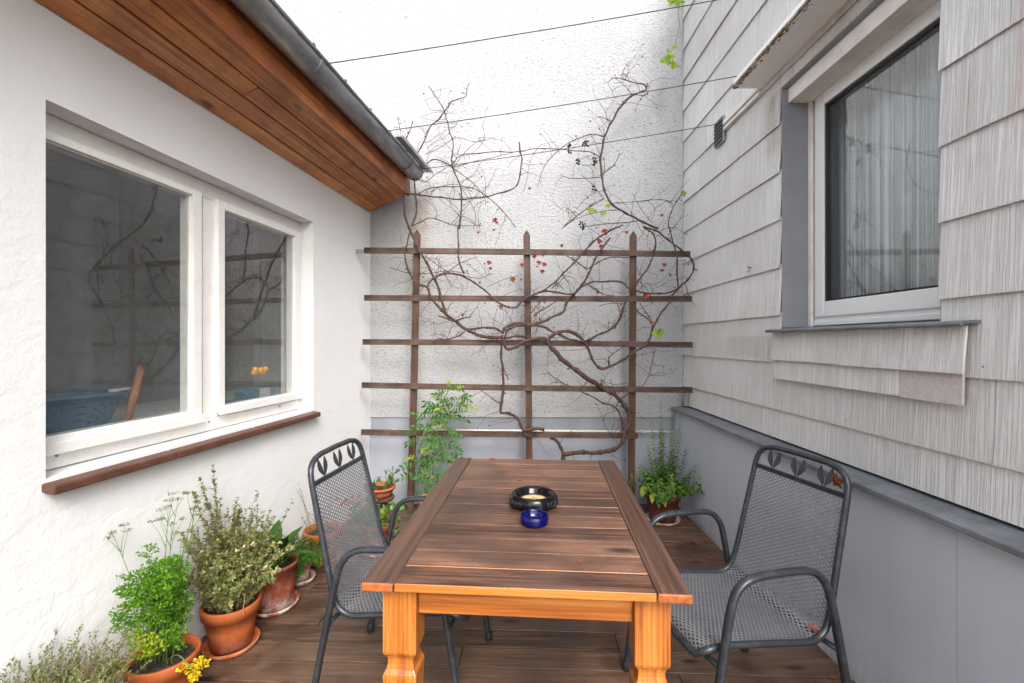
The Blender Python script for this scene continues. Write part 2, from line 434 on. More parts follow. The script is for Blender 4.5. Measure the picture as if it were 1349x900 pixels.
M['parsley_y'] = m_leaf('yellowing_parsley', [(.17,.32,.02), (.30,.42,.02), (.42,.42,.02)], .35)
M['yellow'] = m_leaf('yellow_parsley', [(.62,.44,.015), (.68,.52,.02), (.55,.36,.015)], .35)
M['umbel'] = m_leaf('umbel', [(.10,.15,.03), (.16,.19,.05), (.13,.12,.04)], .2)
M['variegated'] = m_leaf('variegated_leaf', [(.075,.115,.022), (.10,.15,.03), (.36,.34,.15), (.11,.16,.03), (.20,.23,.05), (.46,.43,.23), (.09,.13,.025), (.24,.22,.06)], .25)
M['chard'] = m_leaf('dark_green_leaf', [(.035,.085,.014), (.05,.12,.02), (.08,.15,.03)], .25)
M['bush'] = m_leaf('small_green_leaf', [(.05,.13,.02), (.08,.20,.025), (.11,.24,.035)], .3)
M['thyme'] = m_leaf('grey_green_leaf', [(.085,.13,.035), (.15,.20,.065), (.21,.25,.09), (.13,.15,.05)], .2)
M['mint'] = m_leaf('mint_leaf', [(.055,.13,.018), (.10,.21,.025), (.16,.29,.035), (.045,.10,.018)], .3)
M['tomato'] = m_leaf('tomato_leaf', [(.035,.105,.022), (.055,.155,.022), (.09,.22,.03)], .4)
M['lime'] = m_leaf('lime_leaf', [(.36,.45,.03), (.25,.36,.03)], .4)
M['flower'] = m_leaf('red_flower', [(.55,.03,.04), (.45,.10,.10)], .3)
M['black_glass'] = m_plain('black_glass', (.004,.004,.005), .08, var=.1, bump=0.0, spec=.38, coat=.0)
M['relief'] = m_plain('grey_relief', (.028,.028,.030), .18, var=.2)
M['gold'] = m_plain('gold_label', (.62,.46,.22), .4, var=.15, scale=60)
M['label_ink'] = m_plain('brown_label_ink', (.20,.11,.04), .5)
M['basket'] = m_plain('blue_plastic', (.075,.17,.26), .4, var=.1)
M['basket_trim'] = m_plain('pale_plastic', (.45,.47,.47), .4)
M['stick'] = m_wood('broom_wood', (.20,.08,.035), (.33,.14,.065), (.42,.2,.10), 'Z', .6, .15)
M['orange'] = m_plain('orange_ball', (.95,.40,.008), .35, var=.2, scale=60)
M['room'] = m_plain('dim_room_paint', (.60,.605,.60), .8)
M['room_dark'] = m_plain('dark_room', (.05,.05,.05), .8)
M['ground'] = m_plain('earth', (.10,.085,.07), .9, var=.3)
M['pipe'] = m_plain('white_pipe', (.66,.63,.58), .45, var=.1, stain=((.35,.29,.22), 10, .6))
M['wire'] = m_plain('grey_wire', (.05,.05,.052), .5, .4)
M['window_glass'] = m_glass('window_glass', (.94,.955,.95), 2.6)
M['window_glass_b'] = m_glass('double_glazing', (.93,.96,.96), 3.0)
nb = NT('blue_glass'); M['blue_glass'] = nb.done((.001,.002,.075), .03, trans=.25, ior=1.5, coat=.0, spec=.35)
def m_curtain():
    n = NT('net_curtain')
    y = n.sep(n.obj)[1]
    w = n.noise(n.mapping(n.obj, (1, 260, .25)), 1.0, 2, .5)
    c = n.ramp(w, [(.4, (.55,.58,.58)), (.6, (.90,.93,.93))])
    n.done(c, .8, spec=.1)
    tr = n.n.new('ShaderNodeBsdfTransparent'); mx = n.n.new('ShaderNodeMixShader')
    n.link(n.ramp(w, [(.38, .40), (.6, .03)]), mx.inputs[0]); n.link(n.p.outputs[0], mx.inputs[1]); n.link(tr.outputs[0], mx.inputs[2]); n.link(mx.outputs[0], n.out.inputs[0])
    return n.m
M['curtain'] = m_curtain()
# ================================================================== setting
g = MB(); g.box(-60, 60, -60, 60, -.30, -.16); tag(g.build('ground', M['ground']), kind='structure')

# deck: boards laid across the yard, slightly out of square
d = MB(); ang = R(-2.6); ca, sa = math.cos(ang), math.sin(ang)
y = -1.9
while y < 4.25:
    w = .121
    xs = [-2.35]; x = -2.35 + rng.uniform(.6, 3.2)
    while x < 1.75: xs.append(x); x += rng.uniform(1.8, 3.4)
    xs.append(1.75)
    for a, b in zip(xs[:-1], xs[1:]):
        a += .0015; b -= .0015
        dz = rng.uniform(-.0025, .0015); tw = rng.uniform(-.0012, .0012)
        n = 1
        pts = [(a, y), (b, y), (b, y+w), (a, y+w)]
        q = [(px*ca - py*sa, px*sa + py*ca) for px, py in pts]
        v = [(qx, qy, -.028) for qx, qy in q] + [(q[0][0], q[0][1], dz-tw), (q[1][0], q[1][1], dz-tw), (q[2][0], q[2][1], dz+tw), (q[3][0], q[3][1], dz+tw)]
        d.hexa(v)
    y += w + .0085
tag(d.build('deck', M['deck'], bevel=.0025, seg=2), kind='structure')
jo = MB()
for k in range(9): jo.box(-2.3+k*.5, -2.25+k*.5, -2, 4.3, -.13, -.031)
tag(jo.build('deck_joists', M['deck']), kind='structure')

# ================================================================== back wall
bw = thing('boundary_wall', 'tall white rough-rendered wall behind the trellis with a grey painted base', 'wall', (0, 4.0, 0))
m = MB(); m.box(-2.6, 2.4, 0, .3, .755, 5.6); m.build('render', M['roughcast'], bw)
m = MB(); m.box(-2.6, 2.4, .012, .3, .641, .753); m.build('grey_band', M['band'], bw)
m = MB(); m.box(-2.6, 2.4, -.018, .3, -.14, .639); m.build('plinth', M['plinth_back'], bw)
pp = MB(); L = P(487, 567.5, 3.93); Rr = P(886, 569, 3.93)
pp.tube([L, L.lerp(Rr, .5)+Vector((0,0,.004)), Rr], .011, 10)
for t in (.08, .35, .62, .9):
    c = L.lerp(Rr, t); pp.tube([c+Vector((-.008,0,0)), c+Vector((.008,0,0))], .016, 10); pp.box(c.x-.006, c.x+.006, c.y, 3.985, c.z-.006, c.z+.006)
tag(pp.build('water_pipe', M['pipe']), 'thin white pipe running along the back wall behind the lowest trellis rail', 'pipe')

# ================================================================== white house on the left
WA = math.atan(.134); HO = Vector((-1.78, 0, 0))
hu = Vector((math.sin(WA), math.cos(WA), 0)); hn = Vector((-math.cos(WA), math.sin(WA), 0))
house = thing('rendered_house', 'low white rendered house with brown boarded eaves and a wide two-part window', 'house', HO, math.pi/2 - WA)
def lw(px, py, dd):
    """local (s, z) on the plane dd metres inside the house's outer face, at a pixel of the photograph"""
    k = (px - 674.5)/F
    o = HO.dot(hn)
    t = (dd + o)/(k*hn.x + hn.y)
    q = Vector((k*t, t, 0)) - HO
    return q.dot(hu), CAM_Z - (py-450)/F*t

WS0, WS1, WZ0, WZ1 = 1.551, 3.150, .955, 2.238
m = MB(); grid_wall(m, (-1.6, 4.06), (-.15, 2.60), (WS0, WS1, WZ0, WZ1), 0, .24)
m.build('wall', M['plaster'], house)
m = MB(); m.box(-1.6, 3.985, .0, .04, 2.60, 2.95); m.build('upper_wall', M['plaster'], house)
# eaves: boards rising outwards to the fascia
e = MB(); W_, DZ = .347, .135; nb_ = 4
for k in range(nb_):
    a, b = k/nb_, (k+1)/nb_
    y0, y1 = -W_*a - .005, -W_*b + .005
    z0, z1 = 2.545 + DZ*a, 2.545 + DZ*b
    segs = [-1.6, rng.uniform(.4, 2.4), 3.99]
    for s0, s1 in zip(segs[:-1], segs[1:]):
        e.hexa([(s0+.001,y0,z0),(s0+.001,y1,z1),(s1-.001,y1,z1),(s1-.001,y0,z0),(s0+.001,y0,z0+.018),(s0+.001,y1,z1+.018),(s1-.001,y1,z1+.018),(s1-.001,y0,z0+.018)])
e.hexa([(-1.6,-.002,2.568),(-1.6,-W_,2.703),(3.99,-W_,2.703),(3.99,-.002,2.568),(-1.6,-.002,2.575),(-1.6,-W_,2.71),(3.99,-W_,2.71),(3.99,-.002,2.575)])
e.build('soffit', M['soffit'], house, bevel=.003)
m = MB(); m.box(-1.6, 3.985, -.381, -.358, 2.664, 2.865); m.build('fascia', M['fascia'], house, bevel=.002)
# gutter
gy, gz, gr = -.448, 2.842, .070
gt = MB(); prof = []
for k in range(15):
    a = math.pi + math.pi*k/14
    prof.append((gy + gr*math.cos(a), gz + gr*math.sin(a)))
GS0, GS1 = -1.6, 3.93
vs = []; fs = []
NS = 24
for i in range(NS+1):
    s_ = GS0 + (GS1-GS0)*i/NS
    for (yy, zz) in prof: vs.append((s_, yy, zz + .004*math.sin(s_*1.9)))
for i in range(NS):
    for k in range(14): fs.append((i*15+k, (i+1)*15+k, (i+1)*15+k+1, i*15+k+1))
gt.add(vs, fs, 0, True)
gut = gt.build('gutter', M['zinc'], house, solid=.003)
lip = MB()
lip.tube([(GS0, gy-gr-.004, gz), (GS1, gy-gr-.004, gz)], .009, 10)
endv = [(GS1, yy, zz) for yy, zz in prof]
lip.add(endv, [tuple(range(15))]); lip.add([(GS1+.003, yy, zz) for yy, zz in prof], [tuple(range(15))])
lip.build('gutter_bead', M['zinc'], gut)
for s_ in (.9, 2.36, 3.22, 3.66):
    j = MB(); ring = [(s_, gy + (gr+.004)*math.cos(math.pi+math.pi*k/14), gz + (gr+.004)*math.sin(math.pi+math.pi*k/14)) for k in range(15)]
    r2 = [(s_+.022, q[1], q[2]) for q in ring]
    j.add(ring + r2, [(k, k+1, 15+k+1, 15+k) for k in range(14)], 0, True)
    j.build('gutter_strap', M['zinc'], gut, solid=.003)
s_ = -.2
while s_ < 3.9:
    cl = MB(); cl.box(s_, s_+.018, gy-gr-.010, gy-gr+.03, gz+.009, gz+.017); s_ += .31
    cl.build('gutter_clip', M['dark_metal'], gut)
m = MB(); m.hexa([(-1.6,-.41,2.868),(3.985,-.41,2.868),(3.985,2.7,3.35),(-1.6,2.7,3.35),(-1.6,-.41,2.905),(3.985,-.41,2.905),(3.985,2.7,3.40),(-1.6,2.7,3.40)])
m.build('roof', M['roof'], house)
m = MB(); m.box(3.30, 3.985, -.575, -.522, 2.858, 2.864); m.box(3.30, 3.985, -.581, -.5755, 2.846, 2.872)
m.build('roof_flashing', M['zinc'], house)

# window: fixed frame, two sashes, panes
FD = .10
win = MB()
s_m0 = lw(268, 400, FD)[0]; s_m1 = lw(288, 400, FD)[0]
zA = lw(57, 596, .09)[1]
win.box(WS0+.001, WS1-.001, FD, FD+.06, WZ0+.004, zA-.006)                       # deep bottom member
win.box(WS0+.001, WS1-.001, FD, FD+.06, 2.155, WZ1-.001)
win.box(s_m0, s_m1, FD, FD+.06, zA-.006, 2.155)
win.box(WS1-.060, WS1-.001, FD, FD+.06, zA-.006, 2.155)
frame = win.build('window_frame', M['white_paint'], house, bevel=.004)
for ss in (1.66, 2.36, 2.93):
    sc = MB(); sc.tube([(ss, FD-.003, 1.005), (ss, FD+.01, 1.005)], .006, 8); sc.build('drain_cap', M['jamb'], frame)
def sash(s0, s1, z0, z1, gs0, gs1, gz0, gz1):
    y0 = FD-.022; y1 = FD+.05
    b = MB()
    b.box(s0, gs0, y0, y1, z0, z1); b.box(gs1, s1, y0, y1, z0, z1)
    b.box(gs0, gs1, y0, y1, z0, gz0); b.box(gs0, gs1, y0, y1, gz1, z1)
    b.box(s0-.003, s1+.003, y0-.020, y0-.002, z0-.012, z0+.030)                         # drip rail
    q = b.build('sash', M['white_paint'], frame, bevel=.004)
    bd = MB(); w = .006
    bd.box(gs0-.001, gs0+w, y0+.012, y1-.004, gz0-.001, gz1+.001); bd.box(gs1-w, gs1+.001, y0+.012, y1-.004, gz0-.001, gz1+.001)
    bd.box(gs0+w, gs1-w, y0+.012, y1-.004, gz0-.001, gz0+w); bd.box(gs0+w, gs1-w, y0+.012, y1-.004, gz1-w, gz1+.001)
    bd.build('glazing_bead', M['white_paint'], frame, bevel=.003)
    p = MB(); p.box(gs0+.004, gs1-.004, y0+.020, y0+.024, gz0+.004, gz1-.004); p.build('pane', M['window_glass'], frame)
D1 = FD-.022
ST_ = lw(59, 170, D1)[1]
g0, gz1_ = lw(294, 277, D1+.012); _, gz0_ = lw(294, 536, D1+.006); g1, _ = lw(388.5, 400, D1+.006)
gl1 = lw(253, 400, D1+.006)[0]; _, lz1 = lw(59, 183, D1+.006); _, lz0 = lw(59, 579, D1+.006)
sash(WS0-.075, lw(266.5, 400, D1)[0], zA, ST_, lw(50.0, 400, D1+.03)[0], gl1, lz0, lz1)
sash(lw(287.5, 400, D1)[0], lw(396, 400, D1)[0], lw(288, 546, D1)[1]+.008, ST_, g0, g1, gz0_, gz1_)
sl = MB()
for a, b in ((WS0-.012, 2.02), (2.023, 2.56), (2.563, WS1+.010)):
    sl.hexa([(a,-.050,.905),(b,-.050,.905),(b,FD-.002,.925),(a,FD-.002,.925),(a,-.050,.937),(b,-.050,.937),(b,FD-.002,.953),(a,FD-.002,.953)])
sl.build('window_sill', M['sill_tile'], house, bevel=.006)
# the room behind
rm = MB()
rm.box(.6, 4.0, 1.7, 1.8, 0, 2.6); rm.box(.5, .6, .24, 2.4, 0, 2.6); rm.box(3.9, 4.0, .24, 2.3, 0, 2.6); rm.box(.6, 3.9, .24, 2.3, 2.5, 2.55); rm.box(.6, 3.9, .24, 2.3, .02, .06)
rm.build('room', M['room'], house)

def hw(s_, y_, z_): return HO + hu*s_ + hn*y_ + Vector((0,0,z_))
# worktop inside with laundry basket, broom stick, box, ornament
wt = thing('worktop', 'pale worktop inside the white house behind the window', 'worktop', hw(2.3, .48, 0), math.pi/2-WA)
m = MB(); m.box(-1.2, 1.2, -.20, .42, 1.005, 1.035); m.build('top', M['room'], wt, bevel=.004)
for a in (-1.15, 1.1): 
    q = MB(); q.box(a, a+.05, -.15, .35, .062, 1.004); q.build('leg', M['room'], wt)
bs = lw(156, 530, .40)[0] - .30
bk = thing('laundry_basket', 'blue plastic laundry basket with diamond holes seen through the left window pane', 'basket', hw(bs, .47, 1.036), math.pi/2-WA)
b = MB()
NSB = 64; rows = 9
def rr(a, rx, ry): 
    c, s_ = math.cos(a), math.sin(a); e_ = .5
    return (math.copysign(abs(c)**e_, c)*rx, math.copysign(abs(s_)**e_, s_)*ry)
for i in range(rows):
    z0, z1 = .012+.13*i/rows, .012+.13*(i+1)/rows
    for k in range(NSB):
        a0, a1 = 2*math.pi*k/NSB, 2*math.pi*(k+1)/NSB
        def pt(a, z):
            f = .80 + .20*(z/.15)
            qx, qy = rr(a, .29*f, .19*f); return Vector((qx, qy, z))
        am, zm = (a0+a1)/2, (z0+z1)/2
        if 0 < i < 7 and (i+k) % 2 == 0:
            c = [pt(a0,z0), pt(a1,z0), pt(a1,z1), pt(a0,z1)]; cm = pt(am, zm)
            di = [cm.lerp((c[j]+c[(j+1)%4])/2, .72) for j in range(4)]
            b.add(c+di, [(0,1,4),(1,5,4),(1,2,5),(2,6,5),(2,3,6),(3,7,6),(3,0,7),(0,4,7)], 0)
        else:
            b.add([pt(a0,z0), pt(a1,z0), pt(a1,z1), pt(a0,z1)], [(0,1,2,3)], 0)
bo = [rr(2*math.pi*k/NSB, .232, .152) for k in range(NSB)]
b.add([(x, y, .012) for x, y in bo], [tuple(range(NSB))])
b.build('basket_body', M['basket'], bk, solid=.003)
b = MB(); rim = [Vector((*rr(2*math.pi*k/NSB, .295, .195), .148)) for k in range(NSB+1)]
b.tube(rim, .010, 6, caps=False); b.build('basket_rim', M['basket'], bk)
b = MB(); b.bar((.16,-.195,.165), (.27,-.16,.165), .028, .012); b.build('basket_handle', M['basket_trim'], bk)
st = MB(); s0, z0 = lw(167, 556, .26); s1, z1 = lw(187.5, 481, .30)
st.tube([hw(s0,.26,z0), hw(s1,.30,z1)], .016, 12); tag(st.build('broom_handle', M['stick']), 'brown wooden stick leaning inside the left window pane', 'stick')
bx_s, bx_z = lw(337, 520, .30)
bx = thing('storage_box', 'blue box with a pale front on the worktop behind the right window pane', 'box', hw(bx_s, .30, 1.036), math.pi/2-WA)
m = MB(); m.box(-.12,.12,-.06,.06,0,.085); m.build('box_body', M['basket'], bx, bevel=.006)
m = MB(); m.box(-.05,.05,-.067,-.061,.008,.08); m.build('box_front', M['basket_trim'], bx, bevel=.002)
tr_s, tr_z = lw(302, 528, .26)
m = MB(); m.box(-.11,.10,-.05,.05,0,.028); o = m.build('tray', M['basket'], None, bevel=.006); o.location = hw(tr_s, .26, 1.036); o.rotation_euler = (0,0,math.pi/2-WA)
tag(o, 'flat blue tray on the worktop in the near corner of the right window pane', 'tray')
so, zo = lw(346, 488, FD+.04)
orn = MB()
for k, (dx, dz, r_) in enumerate(((-.062,-.012,.016),(-.042,.006,.019),(-.022,-.004,.018),(-.004,.004,.017),(.012,.007,.015),(.028,.004,.016),(.046,.006,.017),(.060,.002,.014),(-.030,-.016,.011),(.004,-.014,.011),(.036,-.012,.011))):
    orn.ball((dx, (k%3)*.004, dz), r_, 12)
o = orn.build('window_ornament', M['orange'], None); o.location = hw(so, FD+.055, zo); o.rotation_euler = (0,0,math.pi/2-WA)
tag(o, 'cluster of bright orange balls hanging inside the right window pane', 'ornament')
th = MB(); th.tube([hw(so, FD+.055, zo+.018), hw(so, FD+.055, 2.14)], .0008, 5); tag(th.build('hanging_thread', M['wire']), 'thin thread that holds the orange ball ornament', 'thread')

# ================================================================== clad house on the right
CX = 1.51
clad = thing('clad_house', 'house clad in pale grey wood-grain shingles above a blue-grey base wall', 'house', (0, 0, 0))
OY0, OY1, OZ0, OZ1 = 1.602, 2.556, 1.487, 2.842
HY0 = -.25
m = MB(); m.box(1.43, 1.72, HY0, 1.463, -.15, .833); m.box(1.43, 1.72, 1.4655, 4.02, -.15, .833); m.box(1.434, 1.72, 1.462, 1.467, -.15, .83)
m.build('base_wall', M['plinth'], clad)
m = MB(); 
for a, b in ((HY0, .2), (.203, 2.2), (2.203, 3.985)):
    m.hexa([(1.388,a,.828),(1.62,a,.836),(1.62,b,.836),(1.388,b,.828),(1.388,a,.850),(1.62,a,.868),(1.62,b,.868),(1.388,b,.850)])
m.build('ledge', M['slate'], clad, bevel=.004)
m2 = MB()
for (x0,x1,y0,y1,z0,z1) in ((HY0,OY0,0,1,.868,4.8),(OY1,4.02,0,1,.868,4.8),(OY0,OY1,0,1,.868,OZ0),(OY0,OY1,0,1,OZ1,4.8)):
    m2.box(1.522, 1.80, x0, x1, z0, z1)
m2.build('wall', M['jamb'], clad)
# shingle courses
def sub_rect(r, h):
    y0,y1,z0,z1 = r; a0,a1,b0,b1 = h
    if y1 <= a0 or y0 >= a1 or z1 <= b0 or z0 >= b1: return [r]
    out = []
    if y0 < a0: out.append((y0, a0, z0, z1))
    if y1 > a1: out.append((a1, y1, z0, z1))
    ya, yb = max(y0,a0), min(y1,a1)
    if z0 < b0: out.append((ya, yb, z0, b0))
    if z1 > b1: out.append((ya, yb, b1, z1))
    return out
sh = MB(); zc = 1.035 - .267; i = 0
hole = (OY0, OY1, OZ0, OZ1)
while zc < 4.7:
    z0 = max(zc, .872); z1 = zc + .267 + .018
    yy = HY0 + ((i*.47) % .6) - .6
    while yy < 4.0:
        a, b = max(yy, HY0)+.0012, min(yy+.6, 3.995)-.0012
        yy += .6
        if b - a < .01: continue
        for (p0, p1, q0, q1) in sub_rect((a, b, z0, z1), hole):
            if q1 - q0 < .012 or p1 - p0 < .004: continue
            n_ = max(1, int((p1-p0)/.1))
            if q0 == zc and q1 > zc + .1:
                for ny in (p0+.035, (p0+p1)/2, p1-.035):
                    if p1-p0 > .2 and rng.random() < .4: sh.ball((CX-.0105, ny+rng.uniform(-.01,.01), q0+.035+rng.uniform(-.008,.008)), .0026, 6, 1, (.6,1,1))
            w0 = rng.uniform(-.0012, .0012)
            def xf(z, y): 
                f = (z - zc)/.285
                return CX - .0115 + .0125*f + w0 + (.0018*mnoise.noise(Vector((y*4, z*3, i))) if f < .2 else 0)
            for k in range(n_):
                ya = p0 + (p1-p0)*k/n_; yb = p0 + (p1-p0)*(k+1)/n_
                wa = .0022*mnoise.noise(Vector((ya*6, i*3.1, 0))) if q0 == zc else 0
                wb = .0022*mnoise.noise(Vector((yb*6, i*3.1, 0))) if q0 == zc else 0
                base = len(sh.v)
                fv = [(xf(q0,ya),ya,q0+wa),(xf(q0,yb),yb,q0+wb),(xf(q1,yb),yb,q1),(xf(q1,ya),ya,q1)]
                bv = [(x+.0065, y, z) for x, y, z in fv]
                if k == 0:
                    sh.v += fv + bv; idx = [base+j for j in range(8)]
                else:
                    # share the seam so that each shingle stays one island
                    sh.v += [fv[1], fv[2], bv[1], bv[2]]
                    idx = [prev[1], base, base+1, prev[2], prev[5], base+2, base+3, prev[6]]
                f_ = [(0,3,2,1),(0,1,5,4)]
                if k == 0: f_.append((0,4,7,3))
                if k == n_-1: f_.append((1,2,6,5))
                f_.append((3,7,6,2))
                for q in f_: sh.f.append(tuple(idx[j] for j in q)); sh.mi.append(0); sh.sm.append(False)
                prev = idx
    zc += .267; i += 1
sh.build('shingle_cladding', [M['clad'], M['dark_metal']], clad)
# apron shingles under the window sill, in two layers
ap = MB()
def panel(y0, y1, z0, z1, xb, xt, th=.008):
    ap.hexa([(xb,y0,z0),(xb+th,y0,z0),(xb+th,y1,z0),(xb,y1,z0),(xt,y0,z1),(xt+th,y0,z1),(xt+th,y1,z1),(xt,y1,z1)])
panel(1.485, 2.06, 1.314, 1.472, 1.466, 1.480); panel(2.063, 2.585, 1.318, 1.472, 1.467, 1.480)
panel(1.745, 2.585, 1.212, 1.40, 1.480, 1.487)
ap.build('apron_shingle', M['clad'], clad)
ap = MB(); panel(1.500, 1.7425, 1.208, 1.40, 1.481, 1.487)
M['clad_red'] = m_plain('reddish_shingle', (.58,.52,.49), .8, var=.12, scale=60, bump=.5, stain=((.45,.40,.37), 90, .6))
tag(ap.build('apron_shingle', M['clad_red'], clad), 'darker reddish shingle at the near end of the lower strip')
sl = MB(); sl.hexa([(1.448,1.462,1.476),(1.700,1.462,1.492),(1.700,2.592,1.492),(1.448,2.592,1.476),(1.448,1.462,1.487),(1.700,1.462,1.503),(1.700,2.592,1.503),(1.448,2.592,1.487)])
sl.tube([(1.447,1.462,1.478),(1.447,2.592,1.478)], .009, 10)
sl.build('window_sill', M['slate'], clad, bevel=.002)
# jamb linings
m = MB(); m.box(1.513, 1.700, OY1-.006, OY1+.004, 1.500, OZ1); m.box(1.512, 1.700, OY0-.004, OY0+.006, 1.500, OZ1)
m.box(1.513, 1.70, OY0+.006, OY1-.006, OZ1-.005, OZ1+.006)
m.build('jamb_lining', M['jamb'], clad)
for a in (OY1-.032, OY0+.008):
    rail = MB(); rail.box(1.655, 1.672, a, a+.024, 1.502, 2.76); rail.build('shutter_guide', M['dirty_pvc'], clad, bevel=.002)
# window
wx = 1.680
wf = MB(); fz0 = 1.504; fz1 = 2.80
wf.box(wx, wx+.06, OY0+.006, OY1-.006, fz0, fz0+.055); wf.box(wx, wx+.06, OY0+.006, OY1-.006, fz1-.05, fz1)
wf.box(wx, wx+.06, OY0+.006, OY0+.055, fz0+.055, fz1-.05); wf.box(wx, wx+.06, OY1-.055, OY1-.006, fz0+.055, fz1-.05)
wf.box(wx-.010, wx-.001, OY0+.008, OY1-.034, fz0+.002, fz0+.028)
wfo = wf.build('window_frame', M['pvc'], clad, bevel=.004)
s_ = MB(); a0, a1, b0, b1 = OY0+.045, OY1-.045, fz0+.048, fz1-.04
t_ = .070; x0 = wx-.012; x1 = wx+.045
s_.box(x0, x1, a0, a0+t_, b0, b1); s_.box(x0, x1, a1-t_, a1, b0, b1); s_.box(x0, x1, a0+t_, a1-t_, b0, b0+t_+.012); s_.box(x0, x1, a0+t_, a1-t_, b1-t_, b1)
s_.build('sash', M['pvc'], wfo, bevel=.005)
gk = MB(); c0, c1, e0, e1 = a0+t_, a1-t_, b0+t_+.012, b1-t_; w = .014
gk.box(x0+.010, x1-.01, c0-.002, c0+w, e0-.002, e1+.002); gk.box(x0+.010, x1-.01, c1-w, c1+.002, e0-.002, e1+.002)
gk.box(x0+.010, x1-.01, c0+w, c1-w, e0-.002, e0+w*.7); gk.box(x0+.010, x1-.01, c0+w, c1-w, e1-w, e1+.002)
gk.build('gasket', M['gasket'], wfo)
p = MB(); p.box(x0+.022, x0+.026, c0+.004, c1-.004, e0+.004, e1-.004); p.build('pane', M['window_glass_b'], wfo)
# shutter box in the head of the opening, awning cassette above it
sb = MB(); sb.box(1.545, 1.700, OY0+.007, OY1-.008, 2.753, OZ1-.006)
for xx in (1.585, 1.62, 1.655): sb.box(xx, xx+.004, OY0+.01, OY1-.01, 2.750, 2.7525)
sb.build('shutter_box', M['dirty_pvc'], clad, bevel=.003)
aw = MB(); AY0, AY1 = -.2, 2.733
nl = 14
for k in range(nl):
    xa = 1.332 + (1.498-1.332)*k/nl; xb = 1.332 + (1.498-1.332)*(k+1)/nl
    aw.box(xa, xb-.0025, AY0, AY1, 2.937, 2.953)
aw.box(1.332, 1.498, AY0, AY1-.002, 2.9405, 2.975)
aw.hexa([(1.328,AY0,2.940),(1.498,AY0,2.976),(1.498,AY1,2.976),(1.328,AY1,2.940),(1.328,AY0,2.985),(1.498,AY0,3.06),(1.498,AY1,3.06),(1.328,AY1,2.985)])
awn = aw.build('awning_cassette', M['awning'], clad, bevel=.001)
ml = MB(); ml.bar((1.326, AY0, 2.946), (1.326, AY1+.002, 2.946), .010, .014)
for k in range(90):
    y_ = AY1 - abs(rng.gauss(0, .42)); 
    if y_ < 1.2: continue
    ml.ball((1.332 + abs(rng.gauss(0,.009)), y_, 2.9365), rng.uniform(.002, .007), 6, 0, (1, 1.8, .3))
ml.build('mossy_lip', M['moss'], awn)
m = MB(); m.box(1.480, 1.499, 2.735, 3.20, 2.940, 2.968); m.box(1.484, 1.499, 2.735, 3.20, 2.905, 2.925)
m.build('conduit', M['dirty_pvc'], clad, bevel=.003)
vt = MB(); vt.box(1.484, 1.500, 3.205, 3.345, 2.835, 3.015)
vto = vt.build('vent', M['jamb'], clad, bevel=.002)
sv = MB()
for k in range(6):
    z = 2.848 + k*.027
    sv.hexa([(1.474,3.212,z),(1.4835,3.212,z+.010),(1.4835,3.338,z+.010),(1.474,3.338,z),(1.474,3.212,z+.005),(1.4835,3.212,z+.015),(1.4835,3.338,z+.015),(1.474,3.338,z+.005)])
sv.build('vent_slat', M['jamb'], vto)
vb = MB(); vb.box(1.4825, 1.4838, 3.21, 3.34, 2.842, 3.008); vb.build('vent_opening', M['gasket'], vto)
hk = MB(); c = P(988, 355, 1.485*600/313.5); hk.tube([c + Vector((-.012, .016*math.cos(a), .016*math.sin(a))) for a in [R(60+30*k) for k in range(9)]], .0022, 6)
hk.tube([c+Vector((-.012,.008,.0139)), c+Vector((.02,.008,.0139))], .0022, 6)
hk.build('hook', M['dark_metal'], clad)
# grey lath in the corner under the cladding
m = MB(); m.box(1.462, 1.497, 3.86, 3.905, .872, 1.02); m.build('corner_lath', M['jamb'], clad)
# curtain and dark room behind it
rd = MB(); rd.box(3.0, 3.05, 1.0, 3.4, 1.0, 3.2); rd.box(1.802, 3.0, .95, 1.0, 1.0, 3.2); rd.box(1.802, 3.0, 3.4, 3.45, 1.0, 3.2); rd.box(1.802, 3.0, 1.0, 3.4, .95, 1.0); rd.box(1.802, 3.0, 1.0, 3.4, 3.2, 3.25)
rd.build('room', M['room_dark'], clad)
cu = MB(); NC = 220; vs = []; fs = []
for k in range(NC+1):
    y_ = 1.45 + (2.545-1.45)*k/NC
    for z_ in (1.40, 2.1, 2.86):
        a = .018*math.sin(k*.74) + .008*math.sin(k*1.7+z_) + .02*math.sin(k*.11)
        vs.append((1.865 + a, y_, z_))
for k in range(NC): 
    for j in range(2): fs.append((k*3+j, (k+1)*3+j, (k+1)*3+j+1, k*3+j+1))
cu.add(vs, fs, 0, True)
tag(cu.build('net_curtain', M['curtain'], solid=.001), 'pale pleated net curtain behind the glass of the shingled house', 'curtain')

# ================================================================== clotheslines
def line(name, a, b, sag, label):
    w = MB(); pts = [a.lerp(b, t/16) - Vector((0,0,4*sag*(t/16)*(1-t/16))) for t in range(17)]
    w.tube(pts, .0028, 6); tag(w.build(name, M['wire']), label, 'clothesline', 'clotheslines strung over the yard')
def gutpt(s_): return HO + hu*s_ + hn*(gy-gr-.01) + Vector((0,0,gz))
line('clothesline', gutpt(2.42), Vector((1.497, 2.87, 3.61)), .012, 'highest clothesline, from the gutter to above the window awning')
line('clothesline', gutpt(3.17), Vector((1.497, 2.98, 3.16)), .012, 'middle clothesline, ending beside the tip of the awning')
line('clothesline', gutpt(3.86), Vector((1.478, 3.28, 2.985)), .012, 'lowest clothesline, ending at the small wall vent')
